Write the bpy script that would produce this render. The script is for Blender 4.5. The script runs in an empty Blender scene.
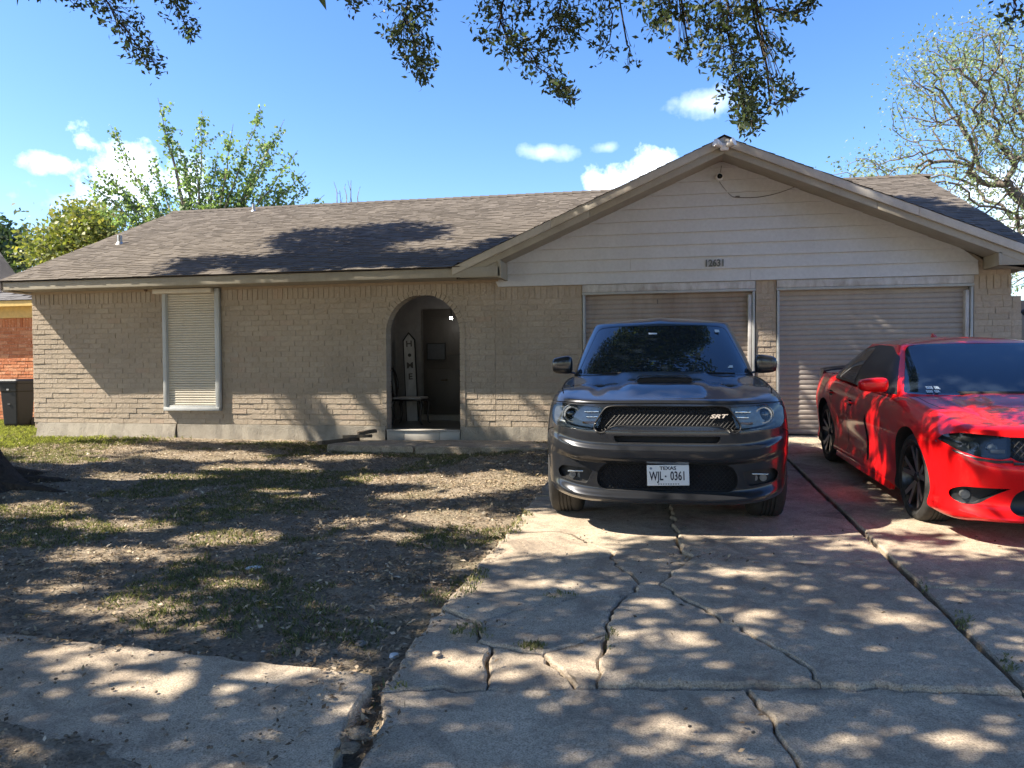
import bpy, bmesh, math, random
import numpy as np
from mathutils import Vector, Matrix, noise as mnoise
random.seed(7); rng = np.random.default_rng(7)
S = bpy.context.scene
COL = S.collection
PI = math.pi
# ------------------------------------------------------------------ camera
FPX = 773.0; TH = math.atan(151/773); PT = math.atan(18/773); RHO = .006
CAM = np.array([0, -12.0, 1.06])
F_ = np.array([-math.sin(TH)*math.cos(PT), math.cos(TH)*math.cos(PT), -math.sin(PT)])
R0 = np.array([math.cos(TH), math.sin(TH), 0]); U0 = np.cross(R0, F_)
R_ = math.cos(RHO)*R0 - math.sin(RHO)*U0; U_ = math.sin(RHO)*R0 + math.cos(RHO)*U0
def ray(x, y): return F_ + R_*(x-512)/FPX + U_*(384-y)/FPX
def onY(x, y, Y=0.0):
    r = ray(x, y); return CAM + r*(Y-CAM[1])/r[1]
def onplane(x, y, n, d0):
    r = ray(x, y); n = np.array(n); return CAM + r*(d0-n@CAM)/(n@r)
SL = .037                                   # the driveway falls towards the street
def gnd(x, y): return onplane(x, y, [0, -SL, 1], 0)
def at_depth(x, y, Z): return CAM + ray(x, y)*Z
cd = bpy.data.cameras.new('camera'); co = bpy.data.objects.new('camera', cd); COL.objects.link(co)
cd.sensor_width = 36; cd.lens = FPX/1024*36; cd.clip_start = .05; cd.clip_end = 2000
M = Matrix.Identity(4)
for i in range(3):
    M[i][0] = R_[i]; M[i][1] = U_[i]; M[i][2] = -F_[i]; M[i][3] = CAM[i]
co.matrix_world = M; S.camera = co
SUNRAY = np.array([.90, .29, -1.0]); SUNRAY /= np.linalg.norm(SUNRAY)

# ------------------------------------------------------------------ helpers
def link(o, parent=None):
    COL.objects.link(o)
    if parent is not None: o.parent = parent
    return o
def tag(o, label=None, cat=None, group=None, kind=None):
    if label: o['label'] = label
    if cat: o['category'] = cat
    if group: o['group'] = group
    if kind: o['kind'] = kind
    return o
def thing(name, label, cat, loc=(0,0,0), rot=(0,0,0), group=None):
    o = bpy.data.objects.new(name, None); link(o); o.location = loc; o.rotation_euler = rot
    o.empty_display_size = .2
    return tag(o, label, cat, group)
def mk(name, V, Fs, mat=None, parent=None, smooth=False, attr=None, loc=None):
    """one mesh object from vertices and faces; attr = per-face random value"""
    me = bpy.data.meshes.new(name)
    if isinstance(Fs, np.ndarray):
        V = np.asarray(V, dtype=np.float32); n = Fs.shape[1]
        me.vertices.add(len(V)); me.vertices.foreach_set('co', V.ravel())
        me.loops.add(Fs.size); me.loops.foreach_set('vertex_index', Fs.astype(np.int32).ravel())
        me.polygons.add(len(Fs)); me.polygons.foreach_set('loop_start', np.arange(0, Fs.size, n, dtype=np.int32))
        me.update(calc_edges=True)
    else:
        me.from_pydata([tuple(map(float, v)) for v in V], [], [tuple(map(int, f)) for f in Fs])
    if attr is not None:
        a = me.attributes.new('rnd', 'FLOAT', 'FACE'); a.data.foreach_set('value', np.asarray(attr, dtype=np.float32))
    if smooth: me.polygons.foreach_set('use_smooth', [True]*len(me.polygons))
    me.validate()
    if mat: me.materials.append(mat)
    o = bpy.data.objects.new(name, me); link(o, parent)
    if loc is not None: o.location = loc
    return o
def from_bm(name, bm, mat, parent=None, smooth=True, angle=35):
    me = bpy.data.meshes.new(name); bm.to_mesh(me); bm.free()
    if mat: me.materials.append(mat)
    if smooth:
        me.polygons.foreach_set('use_smooth', [True]*len(me.polygons)); me.set_sharp_from_angle(angle=math.radians(angle))
    o = bpy.data.objects.new(name, me); return link(o, parent)
class MB:
    """collects boxes, prisms and tubes that become ONE mesh object"""
    def __init__(s): s.V = []; s.F = []; s.A = []
    def add(s, V, F, a=0.0):
        n = len(s.V); s.V += [tuple(v) for v in V]; s.F += [tuple(i+n for i in f) for f in F]; s.A += [a]*len(F); return s
    def box(s, x0, x1, y0, y1, z0, z1, a=0.0):
        V = [(x0,y0,z0),(x1,y0,z0),(x1,y1,z0),(x0,y1,z0),(x0,y0,z1),(x1,y0,z1),(x1,y1,z1),(x0,y1,z1)]
        return s.add(V, [(3,2,1,0),(4,5,6,7),(0,1,5,4),(1,2,6,5),(2,3,7,6),(3,0,4,7)], a)
    def prism(s, pts, vec, a=0.0):
        n = len(pts); P = [np.array(p, float) for p in pts]; v = np.array(vec, float)
        V = P + [p+v for p in P]
        F = [tuple(range(n)), tuple(range(2*n-1, n-1, -1))] + [(i, i+n, (i+1) % n+n, (i+1) % n) for i in range(n)]
        return s.add(V, F, a)
    def tube(s, pts, rad, n=8, a=0.0, cap=True):
        P = [np.array(p, float) for p in pts]; rad = rad if hasattr(rad, '__len__') else [rad]*len(P)
        V = []
        for i, p in enumerate(P):
            d = P[min(i+1, len(P)-1)]-P[max(i-1, 0)]; d = d/(np.linalg.norm(d)+1e-9)
            u = np.cross(d, [0,0,1.0]) if abs(d[2]) < .9 else np.cross(d, [1.0,0,0]); u /= np.linalg.norm(u); w = np.cross(d, u)
            for k in range(n):
                t = 2*PI*k/n; V.append(p+rad[i]*(math.cos(t)*u+math.sin(t)*w))
        F = []
        for i in range(len(P)-1):
            for k in range(n):
                F.append((i*n+k, i*n+(k+1) % n, (i+1)*n+(k+1) % n, (i+1)*n+k))
        if cap: F += [tuple(range(n-1, -1, -1)), tuple(range((len(P)-1)*n, len(P)*n))]
        return s.add(V, F, a)
    def build(s, name, mat, parent=None, smooth=False, bevel=0, attr=False, seg=2, angle=35):
        o = mk(name, s.V, s.F, mat, parent, False, s.A if attr else None)
        bm = bmesh.new(); bm.from_mesh(o.data); bmesh.ops.recalc_face_normals(bm, faces=bm.faces)
        if bevel:
            es = [e for e in bm.edges if len(e.link_faces) == 2 and e.calc_face_angle(0) > .5]
            bmesh.ops.bevel(bm, geom=es, offset=bevel, segments=seg, affect='EDGES', profile=.5, clamp_overlap=True)
        bm.to_mesh(o.data); bm.free()
        if smooth or bevel:
            o.data.polygons.foreach_set('use_smooth', [True]*len(o.data.polygons)); o.data.set_sharp_from_angle(angle=math.radians(angle))
        return o
def lathe(prof, axis='z', n=40, center=(0,0,0)):
    """closed ring surface from (r, h) profile"""
    V = []; F = []
    for k in range(n):
        t = 2*PI*k/n
        for r, h in prof:
            c, s = r*math.cos(t), r*math.sin(t)
            V.append({'z': (c, s, h), 'x': (h, c, s), 'y': (c, h, s)}[axis])
    m = len(prof)
    for k in range(n):
        for i in range(m-1):
            a = k*m+i; b = ((k+1) % n)*m+i
            F.append((a, b, b+1, a+1))
    return [(v[0]+center[0], v[1]+center[1], v[2]+center[2]) for v in V], F
def text_mesh(txt, size, depth=.002, shear=0, bold=0):
    c = bpy.data.curves.new('txt', 'FONT'); c.body = txt; c.size = size; c.extrude = depth; c.shear = shear; c.offset = bold
    c.align_x = 'CENTER'; c.align_y = 'CENTER'; c.resolution_u = 3
    o = bpy.data.objects.new('txt', c); COL.objects.link(o); bpy.context.view_layer.update()
    me = bpy.data.meshes.new_from_object(o); COL.objects.unlink(o); bpy.data.objects.remove(o); return me
def text_obj(name, txt, size, mat, parent, loc, rot, depth=.002, shear=0, scale=(1,1,1), bold=0):
    me = text_mesh(txt, size, depth, shear, bold); me.materials.clear(); me.materials.append(mat)
    o = bpy.data.objects.new(name, me); link(o, parent); o.location = loc; o.rotation_euler = rot; o.scale = scale; return o

# ------------------------------------------------------------------ materials
class NT:
    def __init__(s, name):
        s.m = bpy.data.materials.new(name); s.m.use_nodes = True; s.t = s.m.node_tree; s.b = s.t.nodes['Principled BSDF']; s.out = s.t.nodes['Material Output']
    def n(s, typ, **k):
        x = s.t.nodes.new('ShaderNode'+typ)
        for a, v in k.items():
            if a in x.inputs: x.inputs[a].default_value = v
            else: setattr(x, a, v)
        return x
    def l(s, a, ao, b, bi): s.t.links.new(a.outputs[ao], b.inputs[bi])
    def coord(s, kind='Object', scale=(1,1,1), rot=(0,0,0)):
        c = s.n('TexCoord'); mp = s.n('Mapping'); mp.inputs['Scale'].default_value = scale; mp.inputs['Rotation'].default_value = rot
        s.l(c, kind, mp, 'Vector'); return mp
    def noise(s, scale, detail=6, rough=.6, vec=None, dist=0):
        x = s.n('TexNoise'); x.inputs['Scale'].default_value = scale; x.inputs['Detail'].default_value = detail
        x.inputs['Roughness'].default_value = rough; x.inputs['Distortion'].default_value = dist
        if vec: s.l(vec, 0, x, 'Vector')
        return x
    def ramp(s, src, so, stops, interp='LINEAR'):
        r = s.n('ValToRGB'); r.color_ramp.interpolation = interp
        while len(r.color_ramp.elements) < len(stops): r.color_ramp.elements.new(.5)
        for e, (p, c) in zip(r.color_ramp.elements, stops):
            e.position = p; e.color = (*c, 1) if hasattr(c, '__len__') else (c, c, c, 1)
        s.l(src, so, r, 'Fac'); return r
    def mix(s, fac, a, b, blend='MIX'):
        x = s.n('Mix'); x.data_type = 'RGBA'; x.blend_type = blend
        def put(v, i):
            if isinstance(v, tuple) and len(v) == 2 and not isinstance(v[0], (int, float)): s.t.links.new(v[0].outputs[v[1]], x.inputs[i])
            elif hasattr(v, '__len__'): x.inputs[i].default_value = (*v[:3], 1)
            else: x.inputs[i].default_value = v
        put(fac, 0); put(a, 6); put(b, 7); return x
    def bump(s, src, so, dist=.01, strength=1, prev=None):
        b = s.n('Bump'); b.inputs['Distance'].default_value = dist; b.inputs['Strength'].default_value = strength
        s.l(src, so, b, 'Height')
        if prev: s.l(prev, 'Normal', b, 'Normal')
        s.l(b, 'Normal', s.b, 'Normal'); return b
    def base(s, x, o=2):
        s.t.links.new(x.outputs[o], s.b.inputs['Base Color']); return s
    def set(s, **k):
        names = {'rough': 'Roughness', 'metal': 'Metallic', 'coat': 'Coat Weight', 'coat_r': 'Coat Roughness', 'spec': 'Specular IOR Level', 'trans': 'Transmission Weight', 'ior': 'IOR', 'alpha': 'Alpha', 'em': 'Emission Strength'}
        for a, v in k.items(): s.b.inputs[names[a]].default_value = v
        return s
def simple(name, col, rough=.6, metal=0, coat=0, var=.12, nscale=12, bump=0, **k):
    t = NT(name); t.set(rough=rough, metal=metal, coat=coat, coat_r=.03, **k)
    mp = t.coord(); ns = t.noise(nscale, 5, .6, mp)
    c = np.array(col); r = t.ramp(ns, 'Fac', [(.3, tuple(c*(1-var))), (.7, tuple(np.minimum(c*(1+var), 1)))])
    t.base(r, 0)
    if bump: t.bump(ns, 'Fac', bump)
    return t.m
def weathered(name, col, dirt, amt=.35, rough=.65, scale=2.5, bump=.002, streak=True, metal=0):
    t = NT(name); t.set(rough=rough, metal=metal); mp = t.coord(scale=(1,1,.35 if streak else 1)); mp2 = t.coord()
    n1 = t.noise(scale, 8, .65, mp, .3); n2 = t.noise(scale*14, 5, .6, mp2)
    r = t.ramp(n1, 'Fac', [(.42, 0.0), (.75, amt)]); x = t.mix((r, 0), col, dirt)
    r2 = t.ramp(n2, 'Fac', [(.3, .88), (.7, 1.0)]); y = t.mix(1.0, (x, 2), (r2, 0), 'MULTIPLY'); t.base(y)
    t.bump(n2, 'Fac', bump); return t.m

def brick_mat(name, stops, mottle=.25, speck=None):
    t = NT(name); t.set(rough=.88); a = t.n('Attribute'); a.attribute_name = 'rnd'
    r = t.ramp(a, 'Fac', stops); mp = t.coord(); n1 = t.noise(22, 6, .7, mp); n2 = t.noise(90, 4, .6, mp); n3 = t.noise(.9, 4, .6, mp)
    m1 = t.ramp(n1, 'Fac', [(.3, 1-mottle), (.7, 1.0)]); x = t.mix(1.0, (r, 0), (m1, 0), 'MULTIPLY')
    m3 = t.ramp(n3, 'Fac', [(.35, .86), (.65, 1.0)]); x = t.mix(1.0, (x, 2), (m3, 0), 'MULTIPLY')
    if speck:
        sp = t.ramp(n1, 'Fac', [(.58, 0.0), (.66, .8)]); x = t.mix((sp, 0), (x, 2), speck)
    t.base(x); b = t.bump(n1, 'Fac', .012); t.bump(n2, 'Fac', .003, 1, b); return t.m
M_BRICK = brick_mat('painted_brick', [(0, (.45,.37,.28)), (.5, (.475,.39,.30)), (.93, (.50,.415,.32)), (1, (.48,.37,.28))], .2)
M_MORTAR = simple('mortar_paint', (.385,.315,.24), .95, bump=.004, nscale=40)
M_ORANGE = brick_mat('orange_brick', [(0, (.50,.16,.06)), (.6, (.62,.23,.095)), (1, (.68,.32,.16))], .2, (.70,.50,.38))
M_OMORTAR = simple('orange_mortar', (.45,.28,.19), .95, bump=.004, nscale=40)
def shingle_mat(name, cols):
    t = NT(name); t.set(rough=.95, spec=.2); a = t.n('Attribute'); a.attribute_name = 'rnd'
    r = t.ramp(a, 'Fac', cols); mp = t.coord(); n1 = t.noise(70, 4, .7, mp); n2 = t.noise(1.1, 4, .6, mp)
    m1 = t.ramp(n1, 'Fac', [(.3, .65), (.7, 1.0)]); x = t.mix(1.0, (r, 0), (m1, 0), 'MULTIPLY')
    m2 = t.ramp(n2, 'Fac', [(.35, .8), (.65, 1.0)]); x = t.mix(1.0, (x, 2), (m2, 0), 'MULTIPLY')
    t.base(x); t.bump(n1, 'Fac', .004); return t.m
M_SHINGLE = shingle_mat('brown_shingles', [(0, (.13,.112,.093)), (.5, (.165,.143,.119)), (.85, (.19,.166,.14)), (1, (.215,.188,.16))])
M_SHINGLE_GREY = shingle_mat('grey_shingles', [(0, (.12,.115,.115)), (1, (.24,.235,.23))])
M_TRIM = weathered('taupe_trim_paint', (.37,.335,.265), (.22,.19,.15), .5, .6, 3)
M_RAKE = weathered('pale_trim_paint', (.52,.48,.41), (.25,.22,.18), .45, .6, 3)
M_SIDING = weathered('siding_paint', (.58,.585,.59), (.45,.45,.445), .45, .6, 1.6, .0015)
M_LINTEL = weathered('chipped_lintel_paint', (.56,.56,.56), (.16,.12,.09), .8, .7, 5)
M_SHUTTER = weathered('cream_shutter', (.68,.62,.51), (.42,.37,.29), .3, .45, 3)
M_ALU = weathered('pale_metal_frame', (.50,.515,.51), (.34,.34,.33), .4, .4, 6)
M_SLAT1 = weathered('dusty_roll_door', (.34,.29,.25), (.17,.12,.09), .8, .6, 2.5)
M_SLAT2 = weathered('taupe_roll_door', (.37,.325,.285), (.26,.225,.195), .5, .6, 1.5)
M_DARK = simple('dark_void', (.012,.012,.014), .8)
M_CONC_F = weathered('foundation_concrete', (.36,.325,.27), (.17,.15,.125), .8, .95, 3.5, .01, False)
M_TILE = simple('pale_step_tile', (.40,.38,.35), .4, nscale=6)
M_GALV = simple('galvanised_metal', (.45,.46,.46), .45, .6)
M_WHITE = simple('white_paint', (.75,.74,.72), .5, var=.05)
M_BLACKM = simple('black_metal', (.02,.02,.022), .45)
def concrete():
    t = NT('old_concrete'); t.set(rough=.92, spec=.3); g = t.n('NewGeometry'); mp = t.n('Mapping'); t.l(g, 'Position', mp, 'Vector')
    n1 = t.noise(.9, 6, .6, mp, .4); n2 = t.noise(7, 6, .7, mp); n3 = t.noise(140, 3, .7, mp); n4 = t.noise(2.3, 7, .7, mp, .8)
    a = t.ramp(n1, 'Fac', [(.3, (.41,.33,.245)), (.5, (.50,.415,.315)), (.72, (.56,.475,.365))])
    b = t.ramp(n2, 'Fac', [(.25, .74), (.62, 1.0)]); x = t.mix(1.0, (a, 0), (b, 0), 'MULTIPLY')
    n5 = t.noise(34, 5, .75, mp); e5 = t.ramp(n5, 'Fac', [(.30, .72), (.5, 1.0), (.72, 1.12)]); x = t.mix(1.0, (x, 2), (e5, 0), 'MULTIPLY'); c = t.ramp(n3, 'Fac', [(.34, .45), (.5, 1.0), (.70, 1.30)]); x = t.mix(1.0, (x, 2), (c, 0), 'MULTIPLY')
    d = t.ramp(n4, 'Fac', [(.50, 0.0), (.68, .72)]); x = t.mix((d, 0), (x, 2), (.15,.12,.098))
    t.base(x); bb = t.bump(n3, 'Fac', .006); t.bump(n2, 'Fac', .012, 1, bb); return t.m
M_CONC = concrete()
def dirt():
    t = NT('lawn_soil'); t.set(rough=1, spec=.1); g = t.n('NewGeometry'); mp = t.n('Mapping'); t.l(g, 'Position', mp, 'Vector')
    n1 = t.noise(.55, 5, .6, mp); n2 = t.noise(6, 6, .75, mp); n3 = t.noise(60, 4, .8, mp); n4 = t.noise(1.3, 6, .65, mp, .5)
    a = t.ramp(n2, 'Fac', [(.25, (.17,.135,.10)), (.5, (.31,.255,.19)), (.75, (.46,.39,.30))])
    c = t.ramp(n3, 'Fac', [(.3, .45), (.5, 1.0), (.7, 1.5)]); x = t.mix(1.0, (a, 0), (c, 0), 'MULTIPLY')
    gr = t.ramp(n4, 'Fac', [(.52, 0.0), (.70, .3)]); x = t.mix((gr, 0), (x, 2), (.15,.165,.055))
    t.base(x); b = t.bump(n2, 'Fac', .05); t.bump(n3, 'Fac', .02, 1, b); return t.m
M_DIRT = dirt()
M_ASPH = simple('asphalt', (.055,.053,.05), .9, bump=.004, nscale=60)
def leaf_mat(name, stops, trans=.35, rough=.5):
    t = NT(name); t.set(rough=rough, spec=.35); a = t.n('Attribute'); a.attribute_name = 'rnd'
    r = t.ramp(a, 'Fac', stops); t.base(r, 0)
    tr = t.n('BsdfTranslucent'); br = t.mix(1.0, (r, 0), (1.5,1.6,.9), 'MULTIPLY'); t.t.links.new(br.outputs[2], tr.inputs['Color'])
    ms = t.n('MixShader'); ms.inputs[0].default_value = trans
    t.l(t.b, 0, ms, 1); t.l(tr, 0, ms, 2); t.l(ms, 0, t.out, 'Surface'); return t.m
M_OAK = leaf_mat('oak_leaves', [(0, (.028,.045,.016)), (.6, (.045,.07,.022)), (.93, (.085,.11,.04)), (1, (.17,.14,.07))], .35)
M_OAKD = leaf_mat('hanging_oak_leaves', [(0, (.055,.08,.035)), (.6, (.085,.115,.05)), (.92, (.13,.16,.075)), (1, (.22,.19,.09))], .5)
M_HANG = leaf_mat('hanging_twig_leaves', [(0, (.035,.055,.028)), (.6, (.06,.085,.045)), (.92, (.10,.125,.07)), (1, (.18,.16,.10))], .35)
M_SPRING = leaf_mat('pale_green_leaves', [(0, (.10,.16,.065)), (.6, (.165,.24,.10)), (.9, (.27,.33,.15)), (1, (.42,.40,.16))], .5)
M_OLIVE = leaf_mat('yellow_green_leaves', [(0, (.09,.12,.03)), (.6, (.19,.21,.05)), (1, (.36,.30,.08))], .35)
M_DKGREEN = leaf_mat('dark_green_leaves', [(0, (.02,.04,.018)), (1, (.05,.085,.03))], .25)
M_SILVER = leaf_mat('small_grey_green_leaves', [(0, (.13,.18,.085)), (.6, (.21,.27,.14)), (.9, (.34,.38,.24)), (1, (.46,.43,.26))], .35)
M_LITTER = leaf_mat('dry_leaves', [(0, (.06,.04,.025)), (.35, (.17,.12,.075)), (.7, (.38,.29,.20)), (1, (.66,.57,.45))], .1, .8)
M_GRASS = leaf_mat('grass_blades', [(0, (.08,.10,.04)), (.5, (.16,.175,.075)), (.8, (.27,.25,.13)), (1, (.44,.38,.24))], .3, .7)
M_LUSH = leaf_mat('lush_grass', [(0, (.13,.16,.04)), (1, (.28,.28,.08))], .4, .7)
def bark(name, c0, c1):
    t = NT(name); t.set(rough=.95, spec=.2); mp = t.coord(scale=(1,1,.25)); n = t.noise(18, 8, .75, mp, .4); v = t.noise(4, 4, .6, mp)
    r = t.ramp(n, 'Fac', [(.3, c0), (.7, c1)]); m = t.ramp(v, 'Fac', [(.3, .7), (.7, 1.0)]); x = t.mix(1.0, (r, 0), (m, 0), 'MULTIPLY'); t.base(x)
    t.bump(n, 'Fac', .04); return t.m
M_BARK = bark('oak_bark', (.045,.035,.028), (.13,.10,.08))
M_BARKL = bark('pale_bark', (.20,.17,.14), (.38,.33,.28))

# ------------------------------------------------------------------ world, sun
W = bpy.data.worlds.new('World'); S.world = W; W.use_nodes = True
wt = W.node_tree; bg = wt.nodes['Background']
def wn(t, **k):
    x = wt.nodes.new('ShaderNode'+t)
    for a, v in k.items(): setattr(x, a, v)
    return x
sky = wn('TexSky'); sky.sky_type = 'NISHITA'; sky.sun_disc = False
elev = math.asin(-SUNRAY[2]); az = math.atan2(-SUNRAY[0], -SUNRAY[1])   # azimuth of the sun from +Y towards +X
sky.sun_elevation = elev; sky.sun_rotation = az % (2*PI); sky.air_density = 1.0; sky.dust_density = .6; sky.ozone_density = 2.2; sky.altitude = 0
tc = wn('TexCoord')
def wmath(op, a, b=None, c=None):
    x = wn('Math'); x.operation = op
    for i, v in enumerate((a, b, c)):
        if v is None: continue
        if isinstance(v, (int, float)): x.inputs[i].default_value = v
        else: wt.links.new(v, x.inputs[i])
    return x.outputs[0]
nz = wn('TexNoise'); nz.inputs['Scale'].default_value = 22; nz.inputs['Detail'].default_value = 9; nz.inputs['Roughness'].default_value = .58
wt.links.new(tc.outputs['Generated'], nz.inputs['Vector'])
nzz = wmath('SUBTRACT', nz.outputs['Fac'], .5)
total = None
CLOUDS = [(118,178,58,46,1.0),(52,163,30,14,.62),(190,185,30,32,.7),(637,174,42,26,1.05),(612,184,26,14,1.0),(545,152,30,9,.5),(608,147,16,7,.38),(705,102,38,17,.5),(990,190,62,24,.62),(1040,230,60,60,.9),(95,205,60,20,.6),(520,232,26,6,.4)]
import builtins
for (cx, cy, rx, ry, w) in CLOUDS:
    c = ray(cx, cy); c = c/np.linalg.norm(c)
    u = ray(cx+rx, cy); u = u/np.linalg.norm(u)-c; v = ray(cx, cy-ry); v = v/np.linalg.norm(v)-c
    # elliptical falloff about a fixed sky direction
    d = wn('VectorMath'); d.operation = 'SUBTRACT'; wt.links.new(tc.outputs['Generated'], d.inputs[0]); d.inputs[1].default_value = c
    def dot(vec):
        x = wn('VectorMath'); x.operation = 'DOT_PRODUCT'; wt.links.new(d.outputs[0], x.inputs[0]); x.inputs[1].default_value = vec/(vec@vec); return x.outputs['Value']
    a = dot(u); b = dot(v)
    r = wmath('SQRT', wmath('ADD', wmath('MULTIPLY', a, a), wmath('MULTIPLY', b, b)))
    m = wmath('SUBTRACT', 1.0, r); m = wmath('ADD', m, wmath('MULTIPLY', nzz, 2.8)); m = wmath('MULTIPLY', m, 1.15 if w > .6 else .65); 
    m = wmath('MINIMUM', wmath('MAXIMUM', m, 0.0), 1.0); m = wmath('MULTIPLY', m, min(w, 1.0))
    inr = wmath('LESS_THAN', r, 2.2); m = wmath('MULTIPLY', m, inr)
    total = m if total is None else wmath('MAXIMUM', total, m)
hsv = wn('HueSaturation'); hsv.inputs['Saturation'].default_value = 1.28; hsv.inputs['Value'].default_value = .82; hsv.inputs['Hue'].default_value = .511
wt.links.new(sky.outputs[0], hsv.inputs['Color'])
mx = wn('Mix'); mx.data_type = 'RGBA'; wt.links.new(total, mx.inputs[0]); wt.links.new(hsv.outputs[0], mx.inputs[6]); mx.inputs[7].default_value = (8.2, 8.6, 9.2, 1)
wt.links.new(mx.outputs[2], bg.inputs['Color']); bg.inputs['Strength'].default_value = .105
sl = bpy.data.lights.new('sun', 'SUN'); sl.energy = 4.1; sl.angle = math.radians(.55); sl.color = (1, .90, .75)
so = bpy.data.objects.new('sun', sl); link(so); so.rotation_euler = Vector(SUNRAY).to_track_quat('-Z', 'Y').to_euler(); so.location = (-10, -6, 14)
S.view_settings.view_transform = 'Standard'; S.view_settings.look = 'None'; S.view_settings.gamma = 1; S.view_settings.exposure = 1.80
S.view_settings.use_curve_mapping = False
# ================================================================== HOUSE
house = thing('brick_house', 'low taupe painted brick house with arched porch and two garage doors under a gable', 'house', (-3, 0, 0))
HP = Vector((-3, 0, 0))
def hp(o):                                     # parts are modelled in world metres
    o.location = o.location - HP; return o
WX0, WX1 = -11.12, 4.80
AX, AR, ASP, ARO = -3.81, .62, 1.60, .705       # arch centre, inner radius, spring height, outer radius
holes = [(-8.47, -7.385, .36, 2.6), (-1.23, 1.355, -1, 3), (1.645, 4.315, -1, 3)]
def free_spans(x0, x1, z0, z1):
    spans = [(x0, x1)]
    hs = [h for h in holes if h[3] > z0+.01 and h[2] < z1-.01]
    zc = (z0+z1)/2
    if zc < ASP: hs.append((AX-ARO+.02, AX+ARO-.02, 0, 0))
    elif zc < ASP+ARO-.02:
        w = math.sqrt((ARO-.02)**2-(zc-ASP)**2); hs.append((AX-w, AX+w, 0, 0))
    for h in hs:
        out = []
        for a, b in spans:
            if h[1] <= a or h[0] >= b: out.append((a, b)); continue
            if h[0] > a: out.append((a, h[0]))
            if h[1] < b: out.append((h[1], b))
        spans = out
    return [s for s in spans if s[1]-s[0] > .015]
def lay_bricks(mb, x0, x1, z0, z1, course, bl, spans, seed, y=0.0, dep=.05, jit=.003, mort=.010):
    r = random.Random(seed); n = int(round((z1-z0)/course)); ch = (z1-z0)/n
    for k in range(n):
        za, zb = z0+k*ch, z0+(k+1)*ch; x = x0-bl*(.5 if k % 2 else 0)-r.uniform(0, .02)
        while x < x1:
            L = bl*r.uniform(.96, 1.04)
            for a, b in spans(max(x, x0), min(x+L, x1), za, zb):
                m = mort/2; j = r.uniform(-jit, jit)*1.2; t = r.uniform(-jit, jit)*.5
                m2 = m*.55
                V = [(a+m2, y+j-.004, za+m), (b-m2, y+j+t-.004, za+m), (b-m2, y+dep, za+m), (a+m2, y+dep, za+m),
                     (a+m2, y+j+t, zb-m+t*.6), (b-m2, y+j, zb-m-t*.6), (b-m2, y+dep, zb-m), (a+m2, y+dep, zb-m)]
                mb.add(V, [(3,2,1,0),(4,5,6,7),(0,1,5,4),(1,2,6,5),(2,3,7,6),(3,0,4,7)], r.random())
            x += L
mb = MB()
lay_bricks(mb, WX0, -2.61, .10, 2.20, .0875, .262, free_spans, 1)
lay_bricks(mb, -2.61, WX1, .10, 2.11, .0875, .262, free_spans, 2)
def soldiers(x0, x1, z0, z1, seed):
    r = random.Random(seed); x = x0
    while x < x1-.03:
        for a, b in free_spans(x, min(x+.088, x1), z0+.04, z1):
            j = r.uniform(-.005, .004); mb.box(a+.005, b-.005, j, .05, z0+.005, z1-.004, r.random())
        x += .092
soldiers(WX0, -2.62, 2.20, 2.395, 3); soldiers(-2.61, WX1, 2.11, 2.30, 4)
# toothed brick end beside the siding and the stepped right end
for (a, b, z0) in [(4.36, 4.60, 2.315), (4.61, 4.78, 2.315), (4.42, 4.66, 2.40), (4.81, 4.87, 1.83), (4.81, 4.87, 1.92)]:
    mb.box(a, b, 0, .05, z0, z0+.075, random.random())
z = .1
while z < 1.75:
    mb.box(4.805, 4.93, .004, .05, z, z+.078, random.random()); z += .0875
lay_bricks(mb, -1.228, -1.20, .0, .1, .1, .2, free_spans, 9)
lay_bricks(mb, 1.36, 1.64, -.02, .1, .06, .262, lambda a, b, c, d: [(a, b)] if b-a > .02 else [], 5)
lay_bricks(mb, 4.32, 4.93, -.02, .1, .06, .262, lambda a, b, c, d: [(a, b)] if b-a > .02 else [], 6)
for o in [mb.build('brick_wall', M_BRICK, house, attr=True, bevel=0)]: hp(o)
# mortar and wall body behind the bricks
mw = MB(); y0, y1 = .009, .2
mw.box(WX0+.01, -8.47, y0, y1, .0, 2.42); mw.box(-8.47, -7.385, y0, y1, .0, .36); mw.box(-7.385, AX-.9, y0, y1, 0, 2.42)
mw.box(AX+.9, -1.23, y0, y1, 0, 2.42); mw.box(1.355, 1.645, y0, y1, -.1, 2.42); mw.box(4.315, 4.92, y0, y1, -.1, 2.0)
mw.box(4.315, WX1-.01, y0, y1, 2.0, 2.42); mw.box(-1.23, 1.355, .03, y1, 2.15, 2.42); mw.box(1.645, 4.315, .03, y1, 2.15, 2.42)
arc = [(AX-math.cos(t)*(AR+.008), ASP+math.sin(t)*(AR+.008)) for t in np.linspace(0, PI, 25)]
half = [p for p in arc if p[0] <= AX+1e-6]
for s in (-1, 1):
    pts = [(AX-.9, .02), (AX-AR-.008, .02)] + half + [(AX, 2.42), (AX-.9, 2.42)]
    if s > 0: pts = [(2*AX-x, z) for x, z in pts]
    mw.prism([(x, y0, z) for x, z in pts], (0, y1-y0, 0))
mw.box(WX0+.01, WX0+.2, .2, 9.2, -.2, 2.42); mw.box(WX1-.2, WX1, .2, 9.2, -.2, 2.42); mw.box(WX0, WX1, 9.2, 9.4, -.2, 2.42)
for s, xw in ((0, WX0+.02), (1, WX1-.02)):        # gable ends under the main roof
    mw.prism([(xw, 0.1, 2.42), (xw, 8.9, 2.42), (xw, 4.4, 4.45)], (.08 if s == 0 else -.08, 0, 0))
hp(mw.build('mortar_wall', M_MORTAR, house))
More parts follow.
